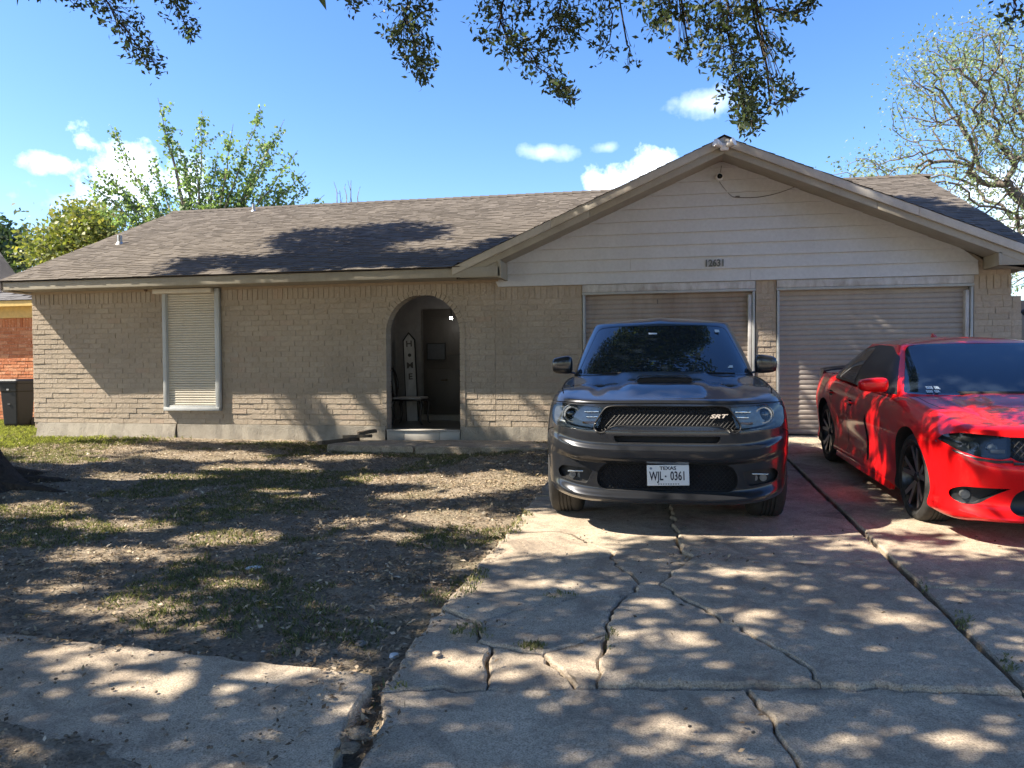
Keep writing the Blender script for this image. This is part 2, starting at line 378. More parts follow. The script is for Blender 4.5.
# arch surround
ar = MB(); n = 26
ths = np.linspace(0, PI, n+1)
for i in range(n):
    a, b = ths[i]+.008, ths[i+1]-.008
    P = lambda r, t: (AX-math.cos(t)*r, -.014, ASP+math.sin(t)*r)
    ar.prism([P(AR, a), P(ARO, a), P(ARO, b), P(AR, b)], (0, .235, 0), random.random())
zz = .03
while zz < ASP-.02:
    h = .0875
    for s in (-1, 1):
        xa, xb = sorted((AX+s*AR, AX+s*ARO)); j = random.uniform(-.003, .003)
        ar.box(xa, xb, -.012+j, .22, zz+.004, min(zz+h-.004, ASP-.003), random.random())
    zz += h
hp(ar.build('arch_surround', M_BRICK, house, attr=True))
# foundation
fd = MB()
def rough_slab(mb, x0, x1, y, ztop, zbot, dy=.05):
    n = max(2, int((x1-x0)/.12)); xs = np.linspace(x0, x1, n+1)
    top = [ztop-.008*random.random() for _ in xs]; off = [random.uniform(-.006, .006) for _ in xs]
    for i in range(n):
        a, b = xs[i], xs[i+1]
        V = [(a, y+off[i]-dy, zbot), (b, y+off[i+1]-dy, zbot), (b, .3, zbot), (a, .3, zbot), (a, y+off[i], top[i]), (b, y+off[i+1], top[i+1]), (b, .3, top[i+1]), (a, .3, top[i])]
        mb.add(V, [(3,2,1,0),(4,5,6,7),(0,1,5,4)] + ([(3,0,4,7)] if i == 0 else []) + ([(1,2,6,5)] if i == n-1 else []))
rough_slab(fd, -11.0, -8.25, -.045, .097, -.35, .10); hp(fd.build('foundation', M_CONC_F, house)); fd = MB(); rough_slab(fd, -8.22, AX-AR-.02, -.035, .095, -.35, .04)
hp(fd.build('foundation', M_CONC_F, house)); fd = MB(); rough_slab(fd, AX+AR+.01, -1.235, -.03, .097, -.35, .02); hp(fd.build('foundation', M_CONC_F, house))
st = MB()
for a, b in ((AX-AR+.004, AX-AR+.30), (AX-AR+.304, AX-AR+.90), (AX-AR+.904, AX+AR-.004)): st.box(a, b, -.03, .12, -.165, .012)
st.box(AX-AR+.002, AX+AR-.002, -.045, .25, .015, .035)
hp(st.build('porch_step', M_TILE, house, bevel=.004))
# porch interior
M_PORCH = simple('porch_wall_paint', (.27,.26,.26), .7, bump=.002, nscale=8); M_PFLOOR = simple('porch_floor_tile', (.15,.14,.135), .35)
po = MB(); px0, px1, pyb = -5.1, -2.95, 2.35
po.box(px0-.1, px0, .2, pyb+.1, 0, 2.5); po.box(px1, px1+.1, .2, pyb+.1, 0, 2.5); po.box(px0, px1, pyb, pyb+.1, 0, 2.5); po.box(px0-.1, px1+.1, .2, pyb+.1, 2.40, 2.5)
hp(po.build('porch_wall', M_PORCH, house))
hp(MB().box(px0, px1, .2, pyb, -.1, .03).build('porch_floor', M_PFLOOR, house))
def pY(x, y, Y): return onY(x, y, Y)
M_DOOR = weathered('brown_front_door', (.10,.09,.082), (.05,.045,.04), .5, .5, 3)
dl = pY(424, 400, 2.3)[0]; dr = px1-.05; dz0 = .14; dz1 = 2.15
d = hp(MB().box(dl, dr, 2.29, 2.345, dz0, dz1).build('front_door', M_DOOR, house, bevel=.004))
mm = MB(); w = (dr-dl)
for zc in (.28, 1.28):
    for xc in (dl+.08, dl+w/2+.03):
        mm.box(xc, xc+w/2-.12, 2.28, 2.30, zc, zc+.72)
hp_o = mm.build('door_panel', M_DOOR, d, bevel=.006)
hd = pY(447, 380, 2.25); h = MB().tube([(hd[0], 2.29, hd[2]), (hd[0], 2.23, hd[2])], .014).tube([(hd[0], 2.235, hd[2]), (hd[0]-.11, 2.23, hd[2]-.005)], .010); h.build('door_handle', simple('bronze', (.12,.08,.05), .3, .8), d)
pa, pb = pY(427, 344, 2.2), pY(444, 359, 2.2)
hp(MB().box(dl-.05, dr+.02, 2.2, 2.35, .03, .13).build('threshold', simple('threshold_stone', (.30,.27,.24), .6), house))
# eaves, fascia, soffit, rake
GX, GZ, GS = .86, 4.30, .43
EL, ER = -11.25, 4.93
tr = MB(); tr.box(EL, -2.42, -.53, -.50, 2.42, 2.565); hp(tr.build('fascia', M_TRIM, house, bevel=.003))
sf = MB(); sf.box(EL, -2.42, -.50, .012, 2.425, 2.44); sf.box(-11.25, -11.11, -.5, 9.2, 2.40, 2.415)
for s in (-1, 1):                                  # sloped soffit of the gable rake
    q4 = 3.72 if s < 0 else 4.05; xe = GX+s*q4; ze = GZ-GS*q4-.21
    sf.prism([(GX, -.49, GZ-.205), (xe, -.49, ze), (xe, -.49, ze+.012), (GX, -.49, GZ-.193)], (0, .5, 0))
hp(sf.build('soffit', M_TRIM, house))
fr = MB(); fr.box(-11.11, -8.55, -.03, .008, 2.385, 2.43); fr.box(-7.35, -2.55, -.03, .008, 2.385, 2.43)
hp(fr.build('frieze_board', simple('tan_frieze', (.36,.28,.19), .7), house))
rk = MB(); rk2 = MB()
for s in (-1, 1):
    xf = GX+s*(4.02 if s < 0 else 4.14); xg = GX+s*(3.83 if s < 0 else 4.10)
    for j in range(2):                              # two boards per side with a butt joint
        a = GX+(xf-GX)*(.0 if j == 0 else .62)+(s*.002 if j else 0); b = GX+(xf-GX)*(.62 if j == 0 else 1)-(s*.002 if j == 0 else 0)
        z = lambda x: GZ-GS*abs(x-GX)
        rk.prism([(a, -.553, z(a)+.002), (b, -.553, z(b)+.002), (b, -.553, z(b)-.12), (a, -.553, z(a)-.12)], (0, .045, 0))
        a = GX+(xg-GX)*(.0 if j == 0 else .5)+(s*.002 if j else 0); b = GX+(xg-GX)*(.5 if j == 0 else 1)-(s*.002 if j == 0 else 0)
        rk2.prism([(a, -.52, z(a)-.115), (b, -.52, z(b)-.115), (b, -.52, z(b)-.225), (a, -.52, z(a)-.225)], (0, .035, 0))
hp(rk.build('rake_board', M_RAKE, house, bevel=.003)); hp(rk2.build('rake_board', M_TRIM, house, bevel=.003))
rt = MB(); z = lambda x: GZ-GS*abs(x-GX)-.2
rt.prism([(-2.42, -.505, 2.41), (-2.42, -.505, z(-2.42)), (-3.10, -.505, z(-3.10)), (-3.10, -.505, 2.41)], (0, .03, 0)); rt.box(-2.45, -2.40, -.53, 0, 2.40, 2.66); hp(rt.build('eave_return', M_TRIM, house, bevel=.002)); rt = MB()
rt.prism([(4.44, -.515, 2.375), (4.44, -.515, z(4.44)), (5.00, -.515, z(5.00)-.01), (5.05, -.515, 2.375)], (0, .03, 0)); rt.box(4.43, 4.47, -.52, 0, 2.375, 2.55); rt.box(4.44, 5.05, -.49, 0.0, 2.375, 2.39)
rt.box(5.02, 5.05, -.5, 9, 2.375, 2.52)
hp(rt.build('eave_return', M_TRIM, house, bevel=.002))
# siding
sd = MB(); zb = 2.31; ex = .187; gl = lambda zz: (GZ-.21-zz)/GS
while zb < 4.06:
    zt = min(zb+ex+.02, 4.085); a0, b0 = max(-2.62, GX-gl(zb)-.05), min(4.36 if zb < 2.6 else 9, GX+gl(zb)+.05); a1, b1 = max(-2.62, GX-gl(zt)-.05), min(4.36 if zb < 2.6 else 9, GX+gl(zt)+.05)
    if b1 <= a1: a1 = b1 = GX
    if zb < 2.32: a0 = -2.55; a1 = -2.66
    cuts = [random.uniform(-2.2, 4)] if random.random() < .4 else []; xs0 = [a0]+[c for c in cuts if a0+.4 < c < b0-.4]+[b0]; xs1 = [a1]+xs0[1:-1]+[b1]
    if zt > 3.6: xs0 = [a0, b0]; xs1 = [a1, b1]
    for i in range(len(xs0)-1):
        l0, r0, l1, r1 = xs0[i]+.0015, xs0[i+1]-.0015, xs1[i]+.0015, xs1[i+1]-.0015
        V = [(l0, -.044, zb), (r0, -.044, zb), (r0, -.016, zb), (l0, -.016, zb), (l1, -.010, zt), (r1, -.010, zt), (r1, 0, zt), (l1, 0, zt)]
        sd.add(V, [(3,2,1,0),(4,5,6,7),(0,1,5,4),(1,2,6,5),(2,3,7,6),(3,0,4,7)])
    zb += ex
hp(sd.build('gable_siding', M_SIDING, house))
gb = MB(); gb.prism([(-2.7, .02, 2.40), (4.6, .02, 2.40), (GX+gl(2.6), .02, 2.6), (GX, .02, 4.09), (GX-gl(2.6), .02, 2.6)], (0, .1, 0)); hp(gb.build('gable_backing', M_MORTAR, house))
# garage doors
M_TRACK = weathered('dull_track_metal', (.40,.42,.42), (.26,.26,.25), .5, .5, 5)
def garage(x0, x1, mat, seed):
    g = thing('garage_door', None, None); g.parent = house; g.location = Vector((x0, .0, 0))-HP
    del_keys = [k for k in g.keys() if k in ('label', 'category')]
    w = x1-x0; mbs = MB(); zc = .02; r = random.Random(seed)
    while zc < 2.14:
        p = .0735; j = r.uniform(-.0015, .0015)
        prof = [(.085, zc+.001), (.079+j, zc+.010), (.075+j, zc+p*.42), (.077+j, zc+p*.72), (.083, zc+p*.93), (.088, zc+p)]
        n = 5; rows = []
        for q in range(n+1):
            x = .045+(w-.09)*q/n; jj = r.uniform(-.0012, .0012)
            rows.append([(x, y+jj, z) for y, z in prof])
        V = [v for row in rows for v in row]; m = len(prof)
        mbs.add(V, [(q*m+i, (q+1)*m+i, (q+1)*m+i+1, q*m+i+1) for q in range(n) for i in range(m-1)]); zc += p
    sl_ = mbs.build('slat_curtain', mat, g)
    fr = MB(); fr.box(.008, .045, -.018, .10, -.01, 2.15); fr.box(w-.045, w-.01, -.018, .06, -.01, 2.15)
    fr.box(0.0, w, -.022, .06, 2.152, 2.19); fr.build('track_frame', M_TRACK, g, bevel=.004); MB().box(w-.105, w-.055, .0, .10, -.01, 2.10).build('jamb', M_LINTEL, g, bevel=.003)
    ln = MB(); ln.box(0.004, w-.004, -.024, .02, 2.193, 2.303); ln.build('lintel', M_LINTEL, g, bevel=.003)
    MB().box(.045, w-.05, .045, .09, .0, .022).build('bottom_seal', M_DARK, g)
    return g
g1 = garage(-1.228, 1.353, M_SLAT1, 1); g2 = garage(1.647, 4.313, M_SLAT2, 2)
g1['label'] = 'dusty stained roll-up garage door behind the dark SUV'; g2['label'] = 'cleaner taupe roll-up garage door beside the red sedan'
hk = MB(); hk.tube([(1.15, .06, 2.06), (1.15, .02, 2.03), (1.15, .04, 2.0)], .006); hk.tube([(1.0, .05, 2.16), (1.12, .05, 2.145), (1.28, .05, 2.15)], .005); hk.build('door_chain', M_BLACKM, g1)
# shuttered window
wi = thing('shuttered_window', None, None); wi.parent = house; wi.location = Vector((-8.465, 0, .36))-HP
ww, wh = 1.075, 2.06; ms = MB(); zc = .06; 
while zc < wh-.09:
    p = .0415; prof = [(.0, zc), (-.011, zc+.004), (-.015, zc+p*.5), (-.011, zc+p-.006), (0, zc+p-.003)]
    V = [(x, y-.01, z) for x in (.085, ww-.085) for y, z in prof]; m = len(prof)
    ms.add(V, [(i, m+i, m+i+1, i+1) for i in range(m-1)]); zc += p
ms.build('slat_curtain', M_SHUTTER, wi)
fw = MB(); fw.box(.0, .07, -.065, .0, .02, wh-.08); fw.box(.015, .085, -.04, .02, .0, wh-.08); fw.box(ww-.085, ww-.0, -.065, .0, .02, wh-.01); fw.build('window_frame', M_ALU, wi, bevel=.004)
MB().box(.01, ww-.01, -.085, .0, -.035, .022).box(.09, ww-.09, -.05, -.01, .022, .055).build('window_sill', M_ALU, wi, bevel=.005)
MB().prism([(-.13, -.14, wh-.085), (-.13, -.14, wh-.01), (-.13, 0.0, wh+.02), (-.13, 0.0, wh-.085)], (ww+.03, 0, 0)).build('shutter_box', M_SHUTTER, wi, bevel=.006)
# roof
RS = .433; RY0, RZ0, RYR = -.56, 2.575, 4.4; RZR = RZ0+RS*(RYR-RY0)
def tabs(mb, u0, u1, length, frame, seed, width=.30, expo=.14, clip=None):
    """shingle courses; frame(u, d, h) gives a point at eave coordinate u, slope distance d, height h above the deck"""
    r = random.Random(seed); d = 0; k = 0
    while d < length-.01:
        e = min(expo, length-d); u = u0-r.random()*width
        while u < u1:
            w = width*r.choice((.35, .5, .8, 1.0, 1.15)); a, b = max(u, u0), min(u+w, u1); u += w
            if b-a < .02 or (clip and not clip((a+b)/2, d)): continue
            h = r.choice((.007, .011, .014)); dd = r.uniform(-.004, .004)
            V = [frame(a, d+dd, h), frame(b, d+dd, h), frame(b, d+e+.02, .004), frame(a, d+e+.02, .004), frame(a, d+dd, -.002), frame(b, d+dd, -.002)]
            mb.add(V, [(0,1,2,3), (4,5,1,0)], min(1, max(0, r.gauss(.5, .23))))
        d += e; k += 1
cs, sn = 1/math.hypot(1, RS), RS/math.hypot(1, RS); SLEN = (RYR-RY0)/cs
main = lambda u, d, h: (u, RY0+d*cs-h*sn, RZ0+d*sn+h*cs)
rf = MB()
def under_gable(u, d):
    zg = GZ-GS*abs(u-GX); return not (zg > RZ0+d*sn+.01 and abs(u-GX) < 4.16)
tabs(rf, EL-.03, ER+.02, SLEN, main, 5, width=.19, expo=.115, clip=under_gable)
back = lambda u, d, h: (u, 2*RYR-RY0-d*cs+h*sn, RZ0+d*sn+h*cs)
tabs(rf, EL-.03, ER+.02, SLEN, back, 6, 1.2, .3)
for s in (-1, 1):
    gs = 1/math.hypot(1, GS); gl_ = 4.16/gs
    fr_ = lambda u, d, h, s=s: (GX+s*(4.16-d*gs)+s*h*GS*gs, u, GZ-GS*(4.16-d*gs)+h*gs)
    def cl(u, d, s=s):
        x = 4.16-d*gs; return u < ((GZ-GS*x)-RZ0)/RS+RY0+.2
    tabs(rf, -.565, 3.7, gl_, fr_, 7+s, .3, .14, cl)
for q in np.arange(EL-.03, ER, .2): # ridge caps
    rf.add([(q, RYR-.15, RZR-.04), (q, RYR, RZR+.035), (q+.21, RYR, RZR+.022), (q+.21, RYR-.15, RZR-.055), (q, RYR+.15, RZR-.04), (q+.21, RYR+.15, RZR-.055)], [(0,3,2,1), (1,2,5,4)], random.random()*.3)
for q in np.arange(-.565, 3.3, .2):
    rf.add([(GX-.14, q, GZ-.035), (GX, q, GZ+.032), (GX, q+.21, GZ+.02), (GX-.14, q+.21, GZ-.05), (GX+.14, q, GZ-.035), (GX+.14, q+.21, GZ-.05)], [(0,1,2,3), (1,4,5,2)], random.random()*.3)
roof = hp(mk('roof', rf.V, rf.F, M_SHINGLE, house, attr=rf.A))
dk = MB()                                         # roof deck
YV = (GZ-RZ0)/RS+RY0
dk.add([(EL, RY0+.01, RZ0-.02), (GX-4.0, RY0+.01, RZ0-.02), (GX, YV, GZ-.02), (GX+4.0, RY0+.01, RZ0-.02), (ER, RY0+.01, RZ0-.02), (ER, RYR, RZR-.01), (EL, RYR, RZR-.01), (EL, 2*RYR-RY0, RZ0-.02), (ER, 2*RYR-RY0, RZ0-.02), (GX, RYR, RZR-.01)], [(0,1,2,9,6), (2,3,4,5,9), (6,5,8,7)])
for s in (-1, 1):
    xe = GX+s*4.15; dk.prism([(GX, -.50, GZ-.006), (xe, -.50, GZ-GS*4.15-.006), (xe, -.50, GZ-GS*4.15-.024), (GX, -.50, GZ-.024)], (0, 3.6 if False else 1.2, 0))
dk.prism([(EL, -.54, 2.42), (EL, RYR, RZR-.16), (EL, RYR, RZR-.01), (EL, -.54, 2.57)], (.03, 0, 0)); dk.prism([(ER, -.54, 2.42), (ER, RYR, RZR-.16), (ER, RYR, RZR-.01), (ER, -.54, 2.57)], (-.03, 0, 0))
hp(dk.build('roof_deck', simple('dark_deck', (.06,.05,.045), .9), house))
for (x, y, z, h, r) in ((-9.05, 4.08, 4.54, .20, .035), (-10.59, 1.65, 3.50, .20, .045)):
    v = MB().tube([(x, y, z-.1), (x, y, z+h)], r, 12).tube([(x, y, z+h), (x, y, z+h+.004)], r*.8, 12).build('vent_pipe', M_GALV, house, smooth=True); hp(v)
    f = MB(); f.tube([(x, y, z-.04), (x, y, z+.07)], [.11, r+.006], 12); f.build('flashing', M_GALV, v, smooth=True)
# house fittings on the gable
num = hp(text_obj('house_number', '12631', .15, simple('number_metal', (.10,.11,.10), .5), house, ((.61+.91)/2, -.050, 2.575), (PI/2, 0, -.0), .004, 0, (.80, .95, 1), .004))
sc = MB(); V, F = lathe([(.001, -.10), (.045, -.10), (.055, -.07), (.055, -.02), (.04, 0)], 'y', 20, (.83, -.02, 3.85)); sc.add(V, F)
cam_ = hp(sc.build('security_camera', M_WHITE, house, smooth=True)); V, F = lathe([(.001, -.112), (.036, -.108), (.044, -.09)], 'y', 16, (.83, -.02, 3.85)); MB().add(V, F).build('lens', simple('black_lens', (.01,.01,.012), .1), cam_, smooth=True)
fl = MB(); fl.box(.80, .92, -.60, -.545, 4.10, 4.20); 
flo = hp(fl.build('flood_light', M_WHITE, house, bevel=.015))
for s in (-1, 1):
    b = MB(); b.tube([(.86+s*.04, -.58, 4.17), (.86+s*.13, -.64, 4.205)], [.035, .06], 14); b.build('lamp_head', M_WHITE, flo, smooth=True)
wr = MB(); P1 = np.array([.83, -.03, 3.79])
def wire(a, b, sag, n=14): return [tuple(np.array(a)*(1-t)+np.array(b)*t+np.array([0, 0, -sag*4*t*(1-t)])) for t in np.linspace(0, 1, n)]
wr.tube(wire(P1, (1.02, -.045, 3.55), .02), .004, 5); wr.tube(wire((1.02, -.045, 3.55), onY(810, 179, -.05), .10), .005, 5); wr.tube(wire(P1+[0, 0, .05], (.86, -.05, 4.02), 0), .004, 5)
wr.box(1.06, 1.12, -.06, -.03, 3.54, 3.56); hp(wr.build('cable', simple('cable_rubber', (.12,.11,.10), .6), house))
hp(MB().add(*lathe([(.001, -.05), (.03, -.05), (.035, 0)], 'y', 12, (onY(147, 290, 0)[0], 0, onY(147, 290, 0)[2]))).build('wall_spout', simple('rusty_spout', (.10,.06,.04), .7), house))
# dark interior so nothing shines through
hp(MB().box(-1.3, 4.4, .12, .14, -.1, 2.4).build('inner_wall', M_DARK, house))

# porch objects
M_LAMP = NT('lamp_glow'); M_LAMP.b.inputs['Emission Color'].default_value = (1, .97, .9, 1); M_LAMP.set(em=30); M_LAMP = M_LAMP.m
lp = onY(451, 318, 1.7)
lampt = thing('porch_lamp', 'small glowing porch lamp hanging inside the dark archway', 'lamp', tuple(lp))
V, F = lathe([(.001, -.028), (.02, -.02), (.028, 0), (.02, .02), (.012, .03)], 'z', 14); MB().add(V, F).build('bulb', M_LAMP, lampt, smooth=True)
MB().tube([(0, 0, .03), (0, 0, 2.40-lp[2])], .008, 6).tube([(0, 0, .02), (0, 0, .06)], .02, 10).build('stem', M_BLACKM, lampt)
pq = thing('wall_plaque', 'dark rectangular plaque hanging on the front door inside the arch', 'plaque', (float((pa[0]+pb[0])/2), 2.26, float((pa[2]+pb[2])/2)))
w_, h_ = abs(pb[0]-pa[0])/2, abs(pa[2]-pb[2])/2
MB().box(-w_, w_, -.01, .015, -h_, h_).build('board', simple('slate_board', (.07,.075,.085), .5), pq); 
q_ = MB(); q_.box(-w_-.02, w_+.02, -.02, .012, h_, h_+.02); q_.box(-w_-.02, w_+.02, -.02, .012, -h_-.02, -h_); q_.box(-w_-.02, -w_, -.02, .012, -h_, h_); q_.box(w_, w_+.02, -.02, .012, -h_, h_); q_.build('frame', M_BLACKM, pq)
# welcome board
sb, stp = onY(412, 395, 1.9), onY(408, 332, 2.0)
sx = float((sb[0]+stp[0])/2)-.01; sw = .105
sg = thing('porch_sign', 'tall whitewashed plank sign with pointed top leaning in the porch corner', 'sign', (sx+.05, 1.95, .03), (math.radians(-4), math.radians(-3.5), 0))
hh = float(stp[2])-.05
MB().prism([(-sw, 0, 0), (sw, 0, 0), (sw, 0, hh-.14), (0, 0, hh), (-sw, 0, hh-.14)], (0, .02, 0)).build('board', weathered('whitewash', (.66,.65,.64), (.25,.23,.21), .6, .8, 6), sg)
q_ = MB(); q_.box(-sw-.015, -sw, -.01, .03, 0, hh-.14); q_.box(sw, sw+.015, -.01, .03, 0, hh-.14)
for s in (-1, 1): q_.prism([(s*(sw+.015), -.01, hh-.15), (0, -.01, hh), (0, -.01, hh+.025), (s*(sw+.015), -.01, hh-.12)], (0, .04, 0))
q_.build('edge_frame', M_BLACKM, sg)
for i, (ch, zc) in enumerate((('H', .80), ('M', .47), ('E', .30))):
    text_obj('letter', ch, .2, simple('sign_letter', (.12,.11,.10), .8), sg, (0, -.004, hh*.28+zc*hh*.75), (PI/2, 0, 0), .002, 0, (.9, .8, 1), .004)
MB().add(*lathe([(.001, -.012), (.03, -.01), (.034, 0)], 'y', 16, (0, 0, hh*.28+.63*hh*.75))).build('ornament', simple('dark_wreath', (.07,.07,.06), .8), sg)
# chair
cs_, ce_ = onY(392, 399, 1.15), onY(426, 399, 1.15); cx = float((cs_[0]+ce_[0])/2); sz = float(cs_[2])-.03
M_DWOOD = simple('ebony_wood', (.022,.018,.018), .35)
ch = thing('antique_chair', 'dark carved wooden chair with a pale seat in the arched porch', 'chair', (cx, 1.25, .03))
hw = .27; MB().box(-hw, hw, -.25, .25, sz-.035, sz+.0).build('seat_frame', M_DWOOD, ch, bevel=.012)
MB().box(-hw+.01, hw-.01, -.24, .24, sz+.0, sz+.035).build('seat', simple('pale_seat_cloth', (.55,.52,.50), .9), ch, bevel=.018, seg=3)
for sx_ in (-1, 1):
    for sy_ in (-1, 1):
        x, y = sx_*(hw-.03), sy_*.21
        MB().tube([(x, y, sz-.02), (x+sx_*.03, y+sy_*.02, sz*.78), (x+sx_*.005, y, sz*.35), (x+sx_*.02, y+sy_*.01, .03), (x+sx_*.045, y+sy_*.02, 0)], [.03, .032, .018, .014, .02], 8).build('leg', M_DWOOD, ch, smooth=True)
bk = MB(); pts = []
for t in np.linspace(-PI*.42, PI*1.42, 26): pts.append((-hw-.02-.06*(.5+.5*math.sin(t)), .20*math.cos(t), sz+.28+.26*math.sin(t)))
bk.tube(pts, .022, 8); bk.build('backrest', M_DWOOD, ch, smooth=True)
MB().tube([(-hw-.02, 0, sz), (-hw-.05, 0, sz+.25), (-hw-.08, 0, sz+.5)], [.03, .06, .03], 8).build('back_splat', M_DWOOD, ch, smooth=True)
# ================================================================== GROUND
def sstep(a, b, x): t = np.clip((x-a)/(b-a), 0, 1); return t*t*(3-2*t)
def vnoise(x, y, s, seed=0):
    """smooth value noise on arrays"""
    x = np.asarray(x, float)*s+seed*17.3; y = np.asarray(y, float)*s+seed*9.1
    xi = np.floor(x).astype(int); yi = np.floor(y).astype(int); fx = x-xi; fy = y-yi; fx = fx*fx*(3-2*fx); fy = fy*fy*(3-2*fy)
    def h(a, b):
        n = (a*374761393+b*668265263+seed*1442695041) & 0xffffffff
        n = ((n ^ (n >> 13))*1274126177) & 0xffffffff
        return ((n ^ (n >> 16)) & 0xffff)/65535.0
    return (h(xi, yi)*(1-fx)+h(xi+1, yi)*fx)*(1-fy)+(h(xi, yi+1)*(1-fx)+h(xi+1, yi+1)*fx)*fy
def fbm(x, y, s, o=4, seed=0):
    v = 0; a = .5
    for k in range(o): v = v+a*(vnoise(x, y, s*2**k, seed+k)-.5); a *= .55
    return v
def ground_z(X, Y):
    X = np.asarray(X, float); Y = np.asarray(Y, float)
    drive = SL*np.clip(Y, -11.5, 1)-.040
    lawn = -.155+.027*np.clip(Y, -11.5, 0)
    t = sstep(-1.25, -3.6, X) if False else 1-sstep(-3.6, -1.25, X)
    z = drive*(1-t)+lawn*t
    z = np.where(Y > 0.3, -.15+0*X, z)
    amp = np.where((X < -1.25) & (Y < .0), 1.0, .35)
    z = z+fbm(X, Y, .7, 3, 3)*.07*amp+fbm(X, Y, 5, 4, 5)*.045*amp
    # mound of roots round the oak
    r = np.hypot(X+7.6, (Y+4.9)); z = z+.14*np.exp(-(r/1.2)**2)
    z = z-.05*np.clip(1-np.maximum(np.abs(X+3.1)-2.2, 0)/.5, 0, 1)*np.clip(1-np.maximum(np.abs(Y+.7)-.7, 0)/.5, 0, 1)
    # worn hollow where the pavement slab broke off
    r = np.hypot((X+1.25)/.25, (Y+9.3)/.8); z = z-.03*np.exp(-r**2)
    # pavement zone is lower, below the slabs
    z = np.where((Y < -8.75) & (Y > -10.6) & (X < -1.3), z-.05*sstep(-8.75, -8.9, Y)*0-.03, z)
    return z
def axis(fine0, fine1, step, far0, far1):
    a = list(np.arange(fine0, fine1, step)); s = step; x = fine0
    lo = []
    while x > far0: s *= 1.18; x -= s; lo.append(x)
    hi = []; s = step; x = a[-1]
    while x < far1: s *= 1.18; x += s; hi.append(x)
    return np.array(lo[::-1]+a+hi)
gx = axis(-11.6, 6, .055, -400, 400); gy = axis(-10.8, 1.0, .055, -400, 500)
GXm, GYm = np.meshgrid(gx, gy); Z = ground_z(GXm, GYm)
Z = np.where(GYm < -12.4, -.62, Z)
V = np.stack([GXm, GYm, Z], -1).reshape(-1, 3); nx, ny = len(gx), len(gy)
ii, jj = np.meshgrid(np.arange(nx-1), np.arange(ny-1)); a = (jj*nx+ii).ravel()
tag(mk('ground', V, np.stack([a, a+1, a+nx+1, a+nx], -1), M_DIRT, smooth=True), kind='structure')
def flat(name, x0, x1, y0, y1, z, mat): return tag(MB().box(x0, x1, y0, y1, z-.1, z).build(name, mat), kind='structure')
flat('road', -60, 60, -22, -13.2, -.60, M_CONC)
flat('kerb', -60, 60, -13.2, -13.0, -.47, M_CONC)

# ---- cracked driveway slabs
W_ = lambda x, y: ('w', x, y)
def P(*a): return a
def topt(p):
    if p[0] == 'w': return np.array([p[1], p[2]])
    g = gnd(*p); return g[:2]
def jag(a, b, amp, seg=.045):
    """fractal line a->b, the same for both neighbours"""
    ka, kb = tuple(np.round(a, 3)), tuple(np.round(b, 3)); flip = ka > kb
    if flip: a, b = b, a; ka, kb = kb, ka
    L = np.linalg.norm(b-a); n = max(1, int(L/seg)); r = np.random.default_rng(abs(hash((ka, kb))) % 2**32 if False else int(abs(ka[0]*7919+ka[1]*104729+kb[0]*1299709+kb[1]*15485863)*10) % 2**32)
    t = np.linspace(0, 1, n+1); d = (b-a)/max(L, 1e-6); nrm = np.array([-d[1], d[0]])
    off = r.normal(0, 1, n+1)*amp; off[1:-1] = (off[1:-1]+.5*np.roll(off, 1)[1:-1]); off[0] = off[-1] = 0
    pts = a+np.outer(t, b-a)+np.outer(off*np.sin(PI*t)**.3, nrm)
    return pts[::-1] if flip else pts
e0, eL, c7, e2, e3 = (505,533), (460,586), (441,607), (415,636), (380,690)
k_, c8, m_, n_ = (481,624), (477,641), (492,646), (515,649)
c1, c1b, c2, c3, c4, c5 = (609,549), (612,559), (640,584), (627,596), (582,598), (519,611)
c9, c9b, c10, c11 = (543,653), (571,677), (609,634), (612,611)
c12, c13, c14, c15, c16 = (659,586), (690,560), (679,545), (701,557), W_(1.462,-6.92)
j1, j2, j3, j4, j35 = (486,688), (575,686), (597,686), (821,687), (746,687)
d1, d2, d3 = (699,609), (769,647), (810,671)
s1, s2, s3 = (763,709), (784,743), (800,768)
XL, XR = -1.2, 1.462; TJ = -4.75; t1 = W_(.05, TJ)
J5 = W_(1.462, -8.48)
